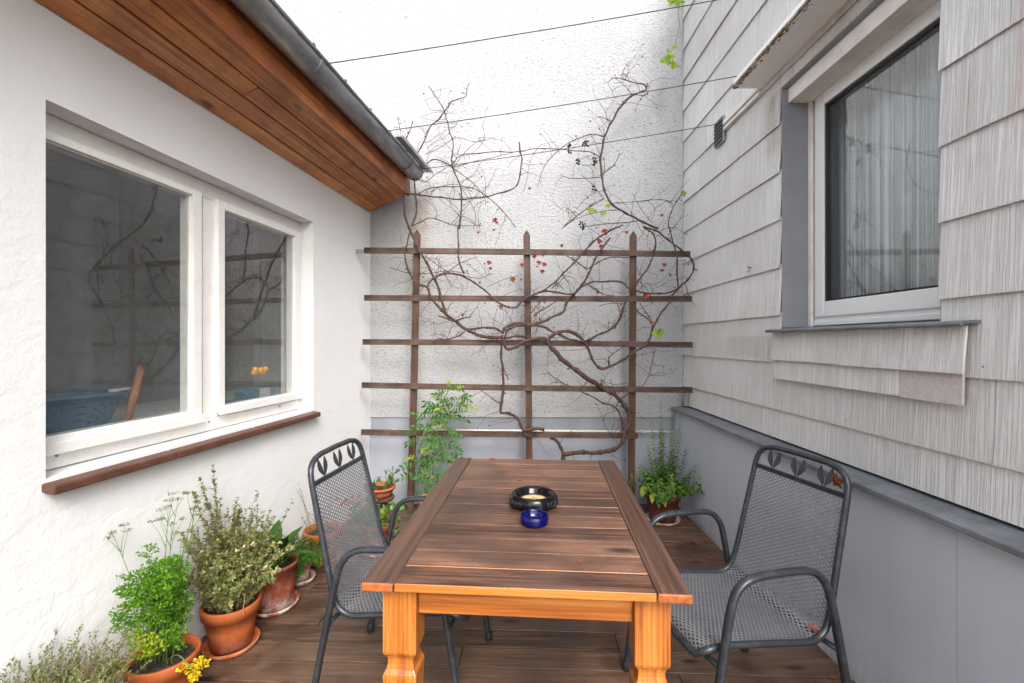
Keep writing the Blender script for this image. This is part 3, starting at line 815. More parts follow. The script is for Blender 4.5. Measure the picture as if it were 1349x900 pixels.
# ================================================================== trellis
tr = thing('trellis', 'brown wooden lattice trellis of five rails and three pointed posts', 'trellis', (0, 0, 0))
TY = 3.74
def lath(name, a, b, w, t, mat):
    d = (b - a); c = (a + b)/2; L = d.length
    o_ = MB(); n_ = 14
    vs = []; fs = []
    bow = rng.uniform(-.004, .004)
    horiz = abs(d.x) > abs(d.z)
    for k in range(n_+1):
        f = k/n_; q = (f-.5)*L; jit = bow*math.sin(math.pi*f)
        for s1, s2 in ((-1,-1),(1,-1),(1,1),(-1,1)):
            vs.append((q, s2*t/2, s1*w/2 + jit) if horiz else (s1*w/2 + jit, s2*t/2, q))
    for k in range(n_):
        for j in range(4): fs.append((k*4+j, k*4+(j+1)%4, (k+1)*4+(j+1)%4, (k+1)*4+j))
    o_.add(vs, [(0,1,2,3)[::-1], tuple(n_*4+j for j in range(4))] + fs)
    if not horiz:
        z = L/2; k0 = len(o_.v) - 4
        o_.add([(0, -t/2, z+w*.75), (0, t/2, z+w*.75), (-w/2+jit,-t/2,z),(w/2+jit,-t/2,z),(w/2+jit,t/2,z),(-w/2+jit,t/2,z)], [(2,3,0),(4,5,1),(3,4,1,0),(5,2,0,1)])
    o = o_.build(name, mat, tr, bevel=.002)
    o.location = c
    if horiz: o.rotation_euler = (0, -math.atan2(d.z, d.x), 0)
    else: o.rotation_euler = (0, math.atan2(d.x, d.z), 0)
    return o
for (a, b) in (((480,330),(909,335)), ((480,392.5),(911,393.8)), ((478,450.5),(912,454.5)), ((477,507.5),(912,514)), ((476,569.5),(840,574))):
    lath('rail', P(*a, TY), P(*b, TY), .047, .022, M['trellis_x'])
for (a, b) in (((549.5,309),(541,655)), ((693.8,310),(697.5,655)), ((834,311),(831.5,655))):
    A = P(*a, TY+.0225); B = P(*b, TY+.0225); k = (B.z - .004)/(A.z-B.z); B0 = B + (B-A)*k
    lath('post', B0, A, .055, .022, M['trellis_z'])
bk_ = MB(); c = P(474, 331, TY-.02); bk_.box(c.x-.03, c.x+.03, c.y, c.y+.02, c.z-.015, c.z+.015); bk_.build('bracket', M['jamb'], tr, bevel=.002)

# ================================================================== grapevine
vine = thing('grapevine', 'nearly bare gnarled grapevine trained over the trellis and up the white wall', 'vine', P(741, 655, 3.7))
vine.location.z = 0
VO = vine.location.copy()
Z5 = lambda x, y: (450 + x/3, 300 + y/3)
Z4 = lambda x, y: (450 + x/3, y/3)
cane = MB(); twig = MB(); shoots = []
def depth_fn(px, py, ph):
    up = max(0.0, min(1.0, (330-py)/120))
    return 3.69 + .11*up + .035*mnoise.noise(Vector((px*.02, py*.02, ph)))
def trace(tf, pts, w0, w1, ph=None, mb=None, nodes=True, tw=1.0):
    """a cane through points of a photograph crop; w in crop pixels (3 per photo pixel)"""
    ph = rng.uniform(0, 40) if ph is None else ph
    q = []
    for (x, y) in pts:
        a = tf(x, y); q.append(P(a[0], a[1], depth_fn(a[0], a[1], ph)))
    c = catmull(q, 6); n_ = len(c); rad = []
    for i, p in enumerate(c):
        f = i/(n_-1); r = (w0 + (w1-w0)*f)*.00105
        if nodes and r > .0025:
            r *= 1 + .30*mnoise.noise(p*22) + (.38 if (i + int(ph)) % 6 == 3 else 0)
        k = .003 if r < .004 else .008
        c[i] = p + Vector((mnoise.noise(p*11)*k, mnoise.noise(p*9+Vector((5,0,0)))*k, mnoise.noise(p*13+Vector((0,7,0)))*k)) - VO
        rad.append(max(r, .0010))
    tgt = mb if mb is not None else (cane if max(w0, w1) > 4.2 else twig)
    tgt.tube(c, rad, 8 if tgt is cane else 5)
    for i in range(2, n_-1):
        if rng.random() < .34*tw: shoots.append((c[i], (c[i]-c[i-1]).normalized(), rad[i]))
    return c
A5 = [  # (points, width start, width end)
 ([(866,1146),(868,1075),(872,960),(876,896),(862,855),(845,838),(825,828)], 16, 10),
 ([(876,896),(935,890),(1000,888),(1060,882),(1100,860),(1120,810),(1138,775),(1132,725),(1085,665),(1020,625),(950,580),(885,532),(845,492),(825,470)], 15, 17),
 ([(825,470),(820,442),(845,418),(905,412),(950,438),(975,475),(990,520),(1022,553),(1065,547),(1130,513)], 12, 9),
 ([(1130,513),(1168,482),(1205,462),(1222,425),(1240,380),(1262,338),(1292,300),(1310,262),(1330,240)], 9, 6),
 ([(1140,770),(1115,795),(1108,765),(1085,712),(1025,688),(960,652),(905,628),(850,600),(815,570)], 8, 3),
 ([(1115,795),(1070,830),(1065,812)], 6, 3), ([(1085,712),(1100,680),(1150,650),(1180,640)], 4, 2),
 ([(800,797),(760,795),(722,802),(708,775),(690,748),(662,735),(630,730),(632,690),(640,640),(636,560),(632,500),(636,440)], 13, 8),
 ([(722,802),(726,820),(742,815)], 9, 5),
 ([(630,700),(590,670),(548,640),(515,625)], 4, 2.5),
 ([(636,440),(690,430),(740,432)], 9, 8),
 ([(640,432),(600,434),(540,425),(490,400),(445,368),(415,345),(382,312),(352,270),(338,236),(310,225),(280,203),(258,152),(250,110),(258,60),(275,5)], 13, 5),
 ([(636,415),(600,396),(545,397),(500,402),(465,380)], 9, 6),
 ([(415,345),(396,290),(380,232),(352,172),(322,112),(300,80),(282,40),(268,8)], 10, 7),
 ([(636,420),(650,392),(690,378),(750,380),(790,372),(830,356),(876,330),(892,292),(930,250),(960,212),(985,162),(1012,112),(1035,75),(1060,40)], 11, 6),
 ([(640,440),(652,478),(680,476),(720,452),(760,440),(805,438),(830,450)], 11, 12),
 ([(648,440),(655,405),(690,390),(740,384),(795,392),(850,418),(900,440),(960,447),(1010,425),(1060,402),(1088,378),(1108,335),(1122,292)], 9, 7),
 ([(820,442),(850,412),(905,415),(955,440)], 9, 8),
 ([(338,236),(355,205),(400,182),(440,182),(475,190),(520,212),(560,242),(605,285),(650,312),(690,316),(710,295),(760,265),(800,250),(850,255),(905,265),(930,255)], 7, 7),
 ([(458,-10),(462,60),(462,110),(470,150),(485,185)], 5, 6),
 ([(740,275),(815,238),(862,195),(908,150),(938,118),(985,65),(1050,18),(1110,-10)], 5, 7),
 ([(890,110),(930,135),(965,162)], 4, 5), ([(965,165),(1010,140),(1060,118),(1140,118)], 4.5, 4),
 ([(930,245),(985,218),(1055,212),(1105,218),(1145,248)], 6, 6),
 ([(1145,248),(1175,205),(1215,150),(1240,80),(1232,25),(1195,0)], 7, 5),
 ([(1330,240),(1325,190),(1325,120),(1308,50),(1295,0)], 6, 5),
 ([(1190,-5),(1250,15),(1300,55),(1349,95),(1385,130),(1390,170),(1360,215),(1310,250),(1250,262),(1190,258),(1150,245)], 7, 6),
 ([(1140,290),(1175,332),(1215,368),(1238,395)], 4.5, 4.5),
 ([(1222,425),(1228,380),(1200,330),(1180,300)], 4, 3),
 ([(1238,480),(1228,530),(1212,590),(1180,640)], 3, 2.5),
 ([(355,458),(380,440),(430,440),(490,412)], 3, 5), ([(430,448),(400,425),(360,420)], 3, 2),
 ([(383,348),(410,358),(440,372)], 5, 6), ([(440,372),(480,358),(512,350)], 6, 4), ([(480,358),(475,335)], 3, 2),
 ([(190,158),(260,178),(330,180),(420,172),(500,180)], 2.5, 3), ([(370,205),(385,150),(375,115)], 3, 2.5), ([(330,110),(380,150),(420,175)], 3, 2.5),
 ([(420,175),(470,140),(530,118)], 3, 2), ([(600,180),(540,200),(470,185)], 2, 2.5), ([(575,235),(640,205),(700,190)], 2, 2),
 ([(760,350),(800,320),(850,290)], 5, 3), ([(748,340),(790,290),(800,292)], 4, 3), ([(1055,545),(1060,510),(1105,475),(1130,450)], 4, 3), ([(1060,545),(1054,505)], 4, 2),
 ([(1080,400),(1100,340),(1085,292)], 4, 3), ([(1020,310),(1060,300),(1120,300)], 2.5, 2), ([(1000,240),(1040,265),(1080,270)], 3, 3), ([(960,215),(1000,245),(1030,262)], 3, 2),
 ([(1020,625),(1030,605),(1025,600)], 5, 3), ([(1060,600),(1085,660)], 2.5, 3), ([(900,625),(850,610),(820,620)], 3, 2), ([(940,640),(975,600)], 2, 2), ([(660,600),(640,560)], 4, 4),
 ([(830,240),(870,205),(880,190)], 3, 2), ([(880,248),(850,215),(840,225)], 3, 2), ([(1230,300),(1205,240),(1180,215)], 3, 2), ([(1170,250),(1210,220),(1235,265)], 3, 2),
]
for p_, a, b in A5: trace(Z5, p_, a, b)
A4 = [
 ([(1250,905),(1180,872),(1112,837),(1062,800),(1035,742),(1026,680),(1024,620),(1040,545),(1070,480),(1105,420),(1150,376)], 9, 7),
 ([(1150,376),(1180,366),(1206,356),(1192,335),(1150,325),(1120,315),(1080,308),(1052,326)], 6, 2.5),
 ([(1150,376),(1110,330),(1078,306)], 2, 2), ([(1120,315),(1130,288),(1135,252)], 3, 1.5), ([(1206,356),(1208,328)], 4, 2.5), ([(1150,372),(1195,378),(1212,362)], 3.5, 2), ([(1200,372),(1170,410),(1163,445)], 2.5, 1.2), ([(1052,326),(1072,370),(1085,395)], 2, 1.2),
 ([(1070,480),(1045,470),(1018,460)], 3.5, 2), ([(1105,420),(1120,395),(1160,370)], 3.5, 2.5), ([(1110,415),(1080,410)], 2.5, 1.5), ([(1040,540),(1035,500)], 3.5, 2),
 ([(1038,540),(1000,530),(940,545),(890,570),(840,612),(800,660),(775,738)], 4.2, 2), ([(1024,622),(980,600),(920,596),(850,590),(770,588),(690,600),(600,600),(520,608),(470,615),(432,655)], 3.6, 3.2),
 ([(1026,700),(960,705),(900,705),(866,690)], 3, 2), ([(1036,685),(1075,655),(1100,605)], 4, 2.5), ([(1035,690),(1040,640),(1035,620)], 3, 2), ([(1036,785),(960,832),(880,893)], 4, 3), ([(1000,800),(930,855),(870,905)], 3.5, 3),
 ([(1062,803),(1150,798),(1235,790),(1285,792),(1310,808)], 2.5, 2.5), ([(1345,768),(1318,805),(1298,850),(1292,905)], 4, 4), ([(1112,832),(1050,832),(960,852),(890,885)], 3, 2), ([(1150,765),(1180,820),(1225,880)], 2, 2.2), ([(945,690),(1000,740),(1035,785)], 2.2, 2.5),
 ([(1180,872),(1120,880),(1050,885),(960,895)], 3.5, 2.5), ([(880,895),(960,790),(1010,760)], 2, 1.6), ([(1025,620),(1000,560),(985,535)], 2.2, 1.5),
 ([(268,905),(252,855),(246,800),(246,765)], 9, 6), ([(278,895),(296,835),(292,770),(286,705),(272,640)], 7, 4.5),
 ([(295,768),(380,780),(470,787),(560,780),(640,760),(688,738),(704,695),(711,640),(706,600),(700,562)], 5.5, 5),
 ([(465,905),(472,850),(474,800),(468,740),(445,680),(434,640),(440,570),(424,505),(405,440),(378,390),(345,340)], 6, 3.2),
 ([(280,628),(318,575),(345,512),(398,452),(430,405)], 5.5, 5), ([(430,405),(465,390),(492,380),(497,345),(508,320)], 4.5, 2), ([(430,405),(415,450),(410,475)], 2.2, 1.5),
 ([(440,662),(520,640),(600,622),(685,600)], 3, 2.2), ([(440,662),(400,640),(358,632),(320,665),(298,695)], 5, 4), ([(300,768),(355,742),(430,738),(520,745),(585,785),(640,838),(688,900)], 4.2, 3), ([(350,760),(400,735),(460,730),(520,760)], 2.5, 2),
 ([(228,582),(262,535),(283,478)], 4.5, 3), ([(220,465),(230,505),(236,555)], 2.6, 2), ([(262,535),(255,500),(245,480)], 2, 1.2), ([(330,610),(380,590),(450,545),(520,560),(580,555)], 2.5, 1.5), ([(440,665),(490,600),(540,560),(590,548)], 2.6, 1.5), ([(440,665),(505,712),(560,770),(570,810)], 3.2, 2),
 ([(470,720),(520,690),(545,650)], 2.2, 1.5), ([(282,893),(345,862),(400,875),(442,890),(500,893),(560,890)], 4.5, 1.8), ([(440,890),(470,868),(490,830)], 2.5, 1.5), ([(430,890),(500,810),(560,745),(585,740)], 2, 1.4),
 ([(335,640),(345,600),(330,560)], 1.8, 1.2), ([(470,570),(455,620),(440,660)], 2, 2), ([(720,760),(735,700),(742,650),(760,605)], 1.8, 1.5), ([(290,700),(330,720),(370,690),(430,655)], 3, 2.4), ([(250,765),(290,770),(300,768)], 6, 5),
 ([(600,600),(540,550),(580,545),(640,560),(670,598)], 1.6, 1.2), ([(520,905),(530,850),(510,800),(470,740)], 2.2, 2.2), ([(560,790),(540,840),(545,900)], 1.6, 1.6),
]
for p_, a, b in A4: trace(Z4, p_, a, b, tw=.8)
# fine side shoots and tendrils
for (p, d, r) in list(shoots):
    side = Vector((d.z, rng.uniform(-.3,.3), -d.x))
    if rng.random() < .5: side = -side
    dirn = (side + d*rng.uniform(-.2,.8) + Vector((0, 0, .35))).normalized()
    L = rng.choice((.02, .03, .04, .06, .10, .16, .24, .30)) ; pts = [p]; q = Vector(p); n_ = 5
    for k in range(n_):
        dirn = (dirn + Vector((rng.gauss(0,.28), rng.gauss(0,.12), rng.gauss(0,.28)-.05))).normalized()
        q = q + dirn*L/n_; 
        if q.y + VO.y > 3.97: q.y = 3.97 - VO.y
        pts.append(Vector(q))
    twig.tube(catmull(pts, 2), [max(.0022*(1-.6*k/(2*n_)), .0009) for k in range(2*n_+1)], 4)
    if rng.random() < .25:
        twig.ball(pts[-1], rng.uniform(.004, .007), 6)
# reddish stringy clump where the vine reaches the gutter end
for k in range(70):
    c = P(540+rng.gauss(0,9), 222+rng.gauss(0,9), 3.80+rng.gauss(0,.03)) - VO
    dv = Vector((rng.gauss(0,1), rng.gauss(0,.4), rng.gauss(0,1)-.3)).normalized()*rng.uniform(.02,.06)
    twig.tube([c, c+dv*.5+Vector((rng.gauss(0,.008),0,rng.gauss(0,.008))), c+dv], .0013, 4)
cane.build('cane', M['bark'], vine); twig.build('twig', M['twig'], vine)
def vleaf(mb, p, size, mi=0):
    """a lobed vine leaf hanging from its stalk"""
    d = Vector((rng.uniform(-.5,.5), -.25, -1)).normalized(); up = Vector((rng.uniform(-.5,.5), -1, rng.uniform(-.2,.4)))
    s_ = d.cross(up).normalized(); u = s_.cross(d)
    out = [(0,.05),(.10,.42),(.32,.36),(.30,.55),(.58,.50),(.62,.26),(.80,.20),(1,0)]
    vs = [p]; c = p + d*size*.4 - u*size*.05
    for (t, w) in out: vs.append(p + d*size*t + s_*size*w*(1+rng.uniform(-.2,.2)) + u*size*w*.3)
    for (t, w) in out[-2::-1]: vs.append(p + d*size*t - s_*size*w*(1+rng.uniform(-.2,.2)) + u*size*w*.3)
    vs.append(c); n_ = len(vs)-1
    mb.add(vs, [(n_, i, i+1) for i in range(1, n_-1)] + [(n_, n_-1, 1)], mi)
rl = MB()
for (tf, x, y, s) in ((Z5,585,140,.05),(Z5,590,165,.03),(Z5,676,205,.062),(Z5,712,150,.04),(Z5,765,112,.035),(Z5,795,112,.04),(Z5,780,140,.04),(Z5,805,148,.05),(Z5,795,175,.045),(Z5,770,160,.03),(Z5,1022,55,.065),(Z5,1035,15,.06),(Z5,1045,30,.04),(Z5,1025,75,.05),(Z5,868,75,.045),(Z5,1124,22,.04),(Z5,1268,172,.045),(Z5,1278,150,.04),(Z5,1296,190,.04),(Z5,1205,268,.06),(Z5,1224,378,.045),(Z5,545,222,.03),(Z5,632,315,.04),(Z5,895,565,.02),(Z4,603,872,.045),(Z4,610,885,.04),(Z4,540,925,.03),(Z4,1265,855,.035),(Z4,740,750,.03),(Z5,600,15,.035),(Z5,540,25,.03),(Z5,710,210,.03),(Z5,760,118,.035),(Z4,560,800,.02)):
    a = tf(x, y); vleaf(rl, P(a[0], a[1]-3, depth_fn(a[0], a[1], 3)-.02) - VO, s*rng.uniform(.6,1.05))
for k in range(36):
    p, d, r = rng.choice(shoots); vleaf(rl, p, rng.uniform(.008,.022))
rl.build('red_leaves', M['red_leaf'], vine)
gl_ = MB()
for (tf, x, y, s, Y) in ((Z5,1240,415,.07,3.66),(Z5,1265,408,.06,3.66),(Z4,985,830,.055,3.7),(Z4,1035,842,.05,3.7),(Z4,1052,815,.045,3.7),(Z4,1000,838,.04,3.7),(Z4,1345,765,.06,3.72),
                      (Z4,1310,10,.08,3.75),(Z4,1335,5,.09,3.75),(Z4,1275,235,.09,3.75),(Z4,1300,225,.06,3.75),(Z4,1318,255,.085,3.75),(Z4,1292,205,.05,3.75),(Z4,1318,190,.05,3.75)):
    a = tf(x, y); vleaf(gl_, P(a[0], a[1]-3, Y) - VO, s)
gl_.build('green_leaves', M['vine_green'], vine)
hang = MB()
pts = [P(*Z4(x, y), 3.78)-VO for x, y in ((1348,-10),(1330,40),(1335,100),(1325,150),(1312,190),(1290,215),(1275,235))]
hang.tube(catmull(pts, 4), .0025, 5); hang.build('hanging_shoot', M['pale_twig'], vine)
for (x, y, n_, ln) in ((965,568,14,.05),(898,585,12,.10),(1000,640,12,.10),(935,635,7,.06),(1000,745,7,.07),(950,890,10,.08)):
    gb = MB(); a = Z4(x, y); c = P(a[0], a[1], 3.72) - VO
    gb.tube([c+Vector((0,0,.06)), c+Vector((.004,0,.0)), c-Vector((0,0,ln*.5))], .0015, 5)
    for k in range(n_): gb.ball(c+Vector((rng.gauss(0,.014), rng.gauss(0,.012), rng.uniform(-ln*.5, ln*.4))), rng.uniform(.006,.0105), 7)
    gb.build('grape_cluster', M['grape'], vine)
# ================================================================== garden table
TA = R(-4.1); TC = Vector((.0774, 1.907, 0)); TH = .752
table = thing('garden_table', 'wooden garden table with weathered brown plank top and orange varnished frame', 'table', TC, TA)
W2, L2, SB = .449, .682, .092
tp = MB(); npl = 13; pl = 2*L2*.994/npl; yy = -L2*.994
for k in range(npl):
    dz = rng.uniform(-.0007, .0006)
    # front plank keeps its varnished front edge
    tp.box(-W2+SB+.0015, W2-SB-.0015, yy+.0012, yy+pl-.0012, TH-.024, TH+dz, fm=[1,0,1 if k in (0,1) else 0,0,0,0])
    yy += pl
tp.build('top_planks', [M['top'], M['pine_x']], table, bevel=.0022)
for s_ in (-1, 1):
    b = MB(); x0, x1 = sorted((s_*W2, s_*(W2-SB)))
    b.box(x0, x1, -L2, L2, TH-.025, TH+.0015, fm=[1,0,2,0,0,0])
    b.build('top_rail', [M['top_side'], M['pine_y'], M['end_grain']], table, bevel=.006, seg=3)
# aprons
ap = MB()
for (x0,x1,y0,y1) in ((-W2+.143, W2-.143, -L2+.070, -L2+.094), (-W2+.143, W2-.143, L2-.094, L2-.070)):
    ap = MB(); ap.box(x0, x1, y0, y1, TH-.118, TH-.0255); ap.build('apron', M['pine_x'], table, bevel=.003)
for (x0,x1) in ((-W2+.065, -W2+.089), (W2-.089, W2-.065)):
    ap = MB(); ap.box(x0, x1, -L2+.145, L2-.145, TH-.118, TH-.0255); ap.build('apron', M['pine_y'], table, bevel=.003)
def square_leg(cx, cy):
    m = MB(); prof = [(.7265,.0485),(.530,.0485),(.520,.0455),(.5175,.041),(.505,.0375),(.492,.0375),(.478,.041),(.466,.0475),(.460,.0485),(.452,.0485),(.44,.0475),(.30,.042),(.13,.036),(.10,.034),(.09,.039),(.06,.042),(.02,.039),(0.001,.036)]
    vs = []; fs = []
    for (z, h) in prof:
        for a, b in ((-1,-1),(1,-1),(1,1),(-1,1)): vs.append((cx+a*h, cy+b*h, z))
    n_ = len(prof)
    for k in range(n_-1):
        for j in range(4): fs.append((k*4+(j+1)%4, k*4+j, (k+1)*4+j, (k+1)*4+(j+1)%4))
    fs += [(0,1,2,3), tuple((n_-1)*4+j for j in (3,2,1,0))]
    m.add(vs, fs); m.build('leg', M['pine_z'], table, bevel=.003)
for sx in (-1, 1):
    for sy in (-1, 1): square_leg(sx*(W2-.094), sy*(L2-.096))

# ================================================================== things on the table
at_ = lambda px, py, z: P(px, py, (CAM_Z - z)*F/(py-450))
c = at_(703, 664.5, TH)
ash = thing('ashtray', 'round black glass ashtray with a gold label in the middle', 'ashtray', c)
m = MB()
m.lathe([(.060,.003),(.088,.001),(.097,.006),(.101,.014),(.098,.036),(.090,.047),(.083,.050),(.076,.048),(.069,.040),(.064,.026),(.060,.021),(.0001,.020)], 64)
for k in range(3): pass
m.build('ashtray_bowl', M['black_glass'], ash)
m = MB(); m.lathe([(.0535,.0205),(.0535,.0222),(.052,.0226),(.0001,.0226)], 48); m.build('label', M['gold'], ash)
m = MB(); m.tube([Vector((.047*math.cos(a), .047*math.sin(a), .0227)) for a in [2*math.pi*k/40 for k in range(41)]], .0009, 5)
m.box(-.034,-.010,-.003,.004,.0227,.0236); m.box(-.004,.000,-.028,.026,.0227,.0236); m.box(.000,.014,.004,.009,.0227,.0236); m.box(.008,.030,-.006,-.002,.0227,.0236); m.box(-.028,-.012,-.014,-.011,.0227,.0236); m.box(.006,.022,-.018,-.015,.0227,.0236)
m.build('label_print', M['label_ink'], ash)
m = MB()
r2 = random.Random(3)
for base in (-155, -105, -60, -15, 35, 90, 140):
    a0 = base
    for k in range(4):
        aa = R(a0 + k*8.5); pts = []
        kind = r2.random()
        for j in range(9):
            t = j/8
            ang_ = aa + R(5.5*(t if kind < .5 else math.sin(math.pi*t)))
            z = .013 + .022*(math.sin(math.pi*t) if kind < .5 else t)
            rr_ = .1015 - .003*(z-.014)/.022
            pts.append(Vector((rr_*math.cos(ang_), rr_*math.sin(ang_), z)))
        m.tube(pts, .0013, 5)
m.build('relief_lettering', M['relief'], ash)
c = at_(704, 690, TH)
bowl = MB(); bowl.lathe([(.0001,.0008),(.044,.0008),(.050,.004),(.052,.012),(.052,.034),(.0505,.0355),(.047,.035),(.0455,.030),(.044,.012),(.036,.008),(.0001,.007)], 48)
o = bowl.build('glass_bowl', M['blue_glass'], None); o.location = c
tag(o, 'small cobalt blue glass bowl in front of the black ashtray', 'bowl')

# ================================================================== chairs of expanded metal
def chair_profile():
    raw = [(.285,.392),(.262,.418),(.20,.424),(.10,.416),(0,.405),(-.09,.395),(-.150,.393),(-.190,.412),(-.215,.455),(-.235,.53),(-.262,.65),(-.290,.77),(-.312,.868)]
    return catmull([Vector((x, 0, z)) for x, z in raw], 8)
PROF = chair_profile(); ARC = [0.0]
for a, b in zip(PROF[:-1], PROF[1:]): ARC.append(ARC[-1] + (b-a).length)
def prof_at(s_):
    s_ = max(0, min(ARC[-1], s_)); i = 0
    while i < len(ARC)-2 and ARC[i+1] < s_: i += 1
    f = (s_-ARC[i])/(ARC[i+1]-ARC[i]); p = PROF[i].lerp(PROF[i+1], f)
    return p
def half_w(s_):
    t = s_/ARC[-1]; return .243 - .020*max(0, t-.45)/.55
split = next(ARC[i] for i in range(len(ARC)) if PROF[i].z > .435 and PROF[i].x < -.19)
def mesh_part(s0, s1):
    m = MB(); a, b = .0125, .0080; n_v = int((s1-s0)/b); inner = .62
    for j in range(n_v+1):
        s_ = s0 + j*(s1-s0)/n_v
        hw_ = half_w(s_) - .006; nu = int(2*hw_/a)
        for i in range(-nu//2, nu//2+1):
            if (i+j) % 2: continue
            u = i*a
            if abs(u) > hw_ - a*.5: continue
            def pt(du, dv):
                ss = max(s0-.002, min(s1+.002, s_+dv)); p = prof_at(ss); sag = -.012*(1-((u+du)/hw_)**2)
                q0 = prof_at(ss-.004); q1 = prof_at(ss+.004); t = (q1-q0).normalized(); nn = Vector((-t.z, 0, t.x))
                if nn.z < 0 and abs(t.x) > .5: nn = -nn
                return p + Vector((0, u+du, 0)) + nn*(0.0)
            co = [pt(a,0), pt(0,b), pt(-a,0), pt(0,-b)]; ci = [pt(a*inner,0), pt(0,b*inner), pt(-a*inner,0), pt(0,-b*inner)]
            m.add(co+ci, [(0,1,5,4),(1,2,6,5),(2,3,7,6),(3,0,4,7)])
    return m
def make_chair():
    root = thing('garden_chair', 'x', 'chair', (0,0,0), 0, 'metal mesh garden chairs at the table')
    mesh_part(.012, split).build('seat', M['chair_mesh'], root, solid=.0016)
    mesh_part(split, ARC[-1]).build('backrest', M['chair_mesh'], root, solid=.0016)
    side = [Vector((p.x, half_w(s_) - .030*max(0, 1-s_/.05)**2, p.z)) for p, s_ in zip(PROF, ARC)]
    top = []
    for k in range(1, 12):
        t = k/12; a = math.pi*t
        e = .42
        yy_ = math.copysign(abs(math.cos(a))**e, math.cos(a)) * .222
        zz_ = .868 + .098*abs(math.sin(a))**.75
        top.append(Vector((-.312 - (zz_-.868)*.22, yy_, zz_)))
    front = [Vector((.288, .243*t, .390)) for t in (-.82,-.5,0,.5,.82)]
    loop = side[:] + top + [Vector((p.x, -p.y, p.z)) for p in side[::-1]] + front
    loop.append(loop[0])
    m = MB(); m.tube(loop, .0115, 10, caps=False); m.build('seat_frame', M['chair'], root)
    m = MB(); m.bar((-.312,-.222,.868), (-.312,.222,.868), .012, .018); m.build('back_bar', M['chair'], root, bevel=.002)
    for cy in (-.125, 0, .125):
        m = MB()
        for s_ in (-1, 1):
            pts = []
            for t, w in ((0,.0),(.15,.5),(.4,1),(.65,.85),(.85,.4),(1,0)):
                pts.append((t, w))
            hgt = .072; lean = .38*s_
            base = Vector((-.315, cy, .877)); outl = []
            for t, w in pts: outl.append((s_*.004 + lean*hgt*t*.75 + s_*.021*w, hgt*t))
            inn = [(s_*.002 + lean*hgt*t*.75 - s_*.006*w, hgt*t) for t, w in pts]
            poly = outl + inn[-2:0:-1]
            f_ = [base + Vector((-z*.22 - .0015, y, z)) for y, z in poly]; bck = [q + Vector((.003,0,0)) for q in f_]
            n_ = len(poly)
            m.add(f_ + bck, [tuple(range(n_)), tuple(range(n_, 2*n_))[::-1]] + [(i, n_+i, n_+(i+1)%n_, (i+1)%n_) for i in range(n_)])
        m.build('leaf_ornament', M['chair'], root)
    for s_ in (-1, 1):
        y_ = s_*.272
        raw = [(.292,.012),(.262,.22),(.225,.44),(.200,.56),(.170,.622),(.115,.651),(.02,.657),(-.075,.655),(-.130,.640),(-.170,.595),(-.192,.52),(-.225,.36),(-.262,.18),(-.296,.012)]
        m = MB(); pts = catmull([Vector((x, y_ + s_*.006*math.sin(math.pi*min(z/.65,1)), z)) for x, z in raw], 6)
        m.tube(pts, .0125, 10, flat=1.3)
        q = m.build('arm_frame', M['chair'], root)
        for (x, dx) in ((.292, 1), (-.296, -1)):
            m = MB(); m.lathe([(.0165,0),(.0185,.004),(.0180,.034),(.0160,.038)], 12, (x, y_, 0)); m.build('foot_cap', M['rubber'], q)
    for (x, z) in ((.236, .375), (-.218, .372)):
        m = MB(); m.tube([(x, -.272, z), (x, -.2, z-.004), (x, .2, z-.004), (x, .272, z)], .0095, 8); m.build('crossbar', M['chair'], root)
    return root
ch = make_chair()
ch['label'] = 'dark grey mesh armchair tucked under the left side of the table near the plant pots'
ch.location = (-.4325, 1.935, .0); ch.rotation_euler = (0, 0, R(-6.6))
ch2 = copy_tree(ch)
ch2['label'] = 'dark grey mesh armchair at the right side of the table beside the blue-grey base wall'
ch2.location = (.838, 1.769, 0); ch2.rotation_euler = (0, 0, math.pi + R(12.2))

# ================================================================== potted plants
def pot_part(root, mat, r, h, rb=None, rim=.022, rimh=.05, saucer=None, soil=True, smat=None):
    rb = rb or r*.70; m = MB(); t = .010
    m.lathe([(.0001,.002),(rb,.002),(rb+(r-t-rb)*.5,h*.45),(r-t,h-rimh),(r,h-rimh+.002),(r+.003,h-.006),(r,h),(r-t*.9,h-.001),(r-t*1.6,h-.03),(rb*.95,.03),(.0001,.03)], 40)
    p = m.build('pot', mat, root)
    if soil:
        s_ = MB(); n_ = 28
        rs = r - t*1.7
        vs = [(0,0,h-.026)]; fs = []
        for ring in (.35,.7,1.0):
            for k in range(n_):
                a = 2*math.pi*k/n_; vs.append((rs*ring*math.cos(a), rs*ring*math.sin(a), h-.030+.008*mnoise.noise(Vector((math.cos(a)*3*ring, math.sin(a)*3*ring, h*9)))))
        for k in range(n_):
            fs.append((0, 1+k, 1+(k+1)%n_))
            for q in range(2): fs.append((1+q*n_+k, 1+(q+1)*n_+k, 1+(q+1)*n_+(k+1)%n_, 1+q*n_+(k+1)%n_))
        s_.add(vs, fs, 0, True); s_.build('soil', M['soil'], p)
    if saucer:
        m = MB(); m.lathe([(.0001,-.010),(saucer*.86,-.010),(saucer,.018),(saucer-.008,.018),(saucer*.84,-.002),(.0001,-.002)], 40)
        m.build('saucer', smat or mat, root)
        p.location.z = .0
    return p
def plant(name, label, loc, group=None, lift=0.012):
    return thing(name, label, 'potted plant', (loc[0], loc[1], lift), 0, group)
def rv(s_=1): return Vector((rng.gauss(0,s_), rng.gauss(0,s_), rng.gauss(0,s_)))
def stem(mb, base, direc, L, r0, n_=7, wob=.12, droop=0.0):
    pts = [Vector(base)]; d = Vector(direc).normalized()
    for k in range(n_):
        d = (d + rv(wob) + Vector((0,0,-droop))).normalized(); pts.append(pts[-1] + d*L/n_)
    mb.tube(pts, [r0*(1-.7*k/n_) for k in range(n_+1)], 5)
    return pts
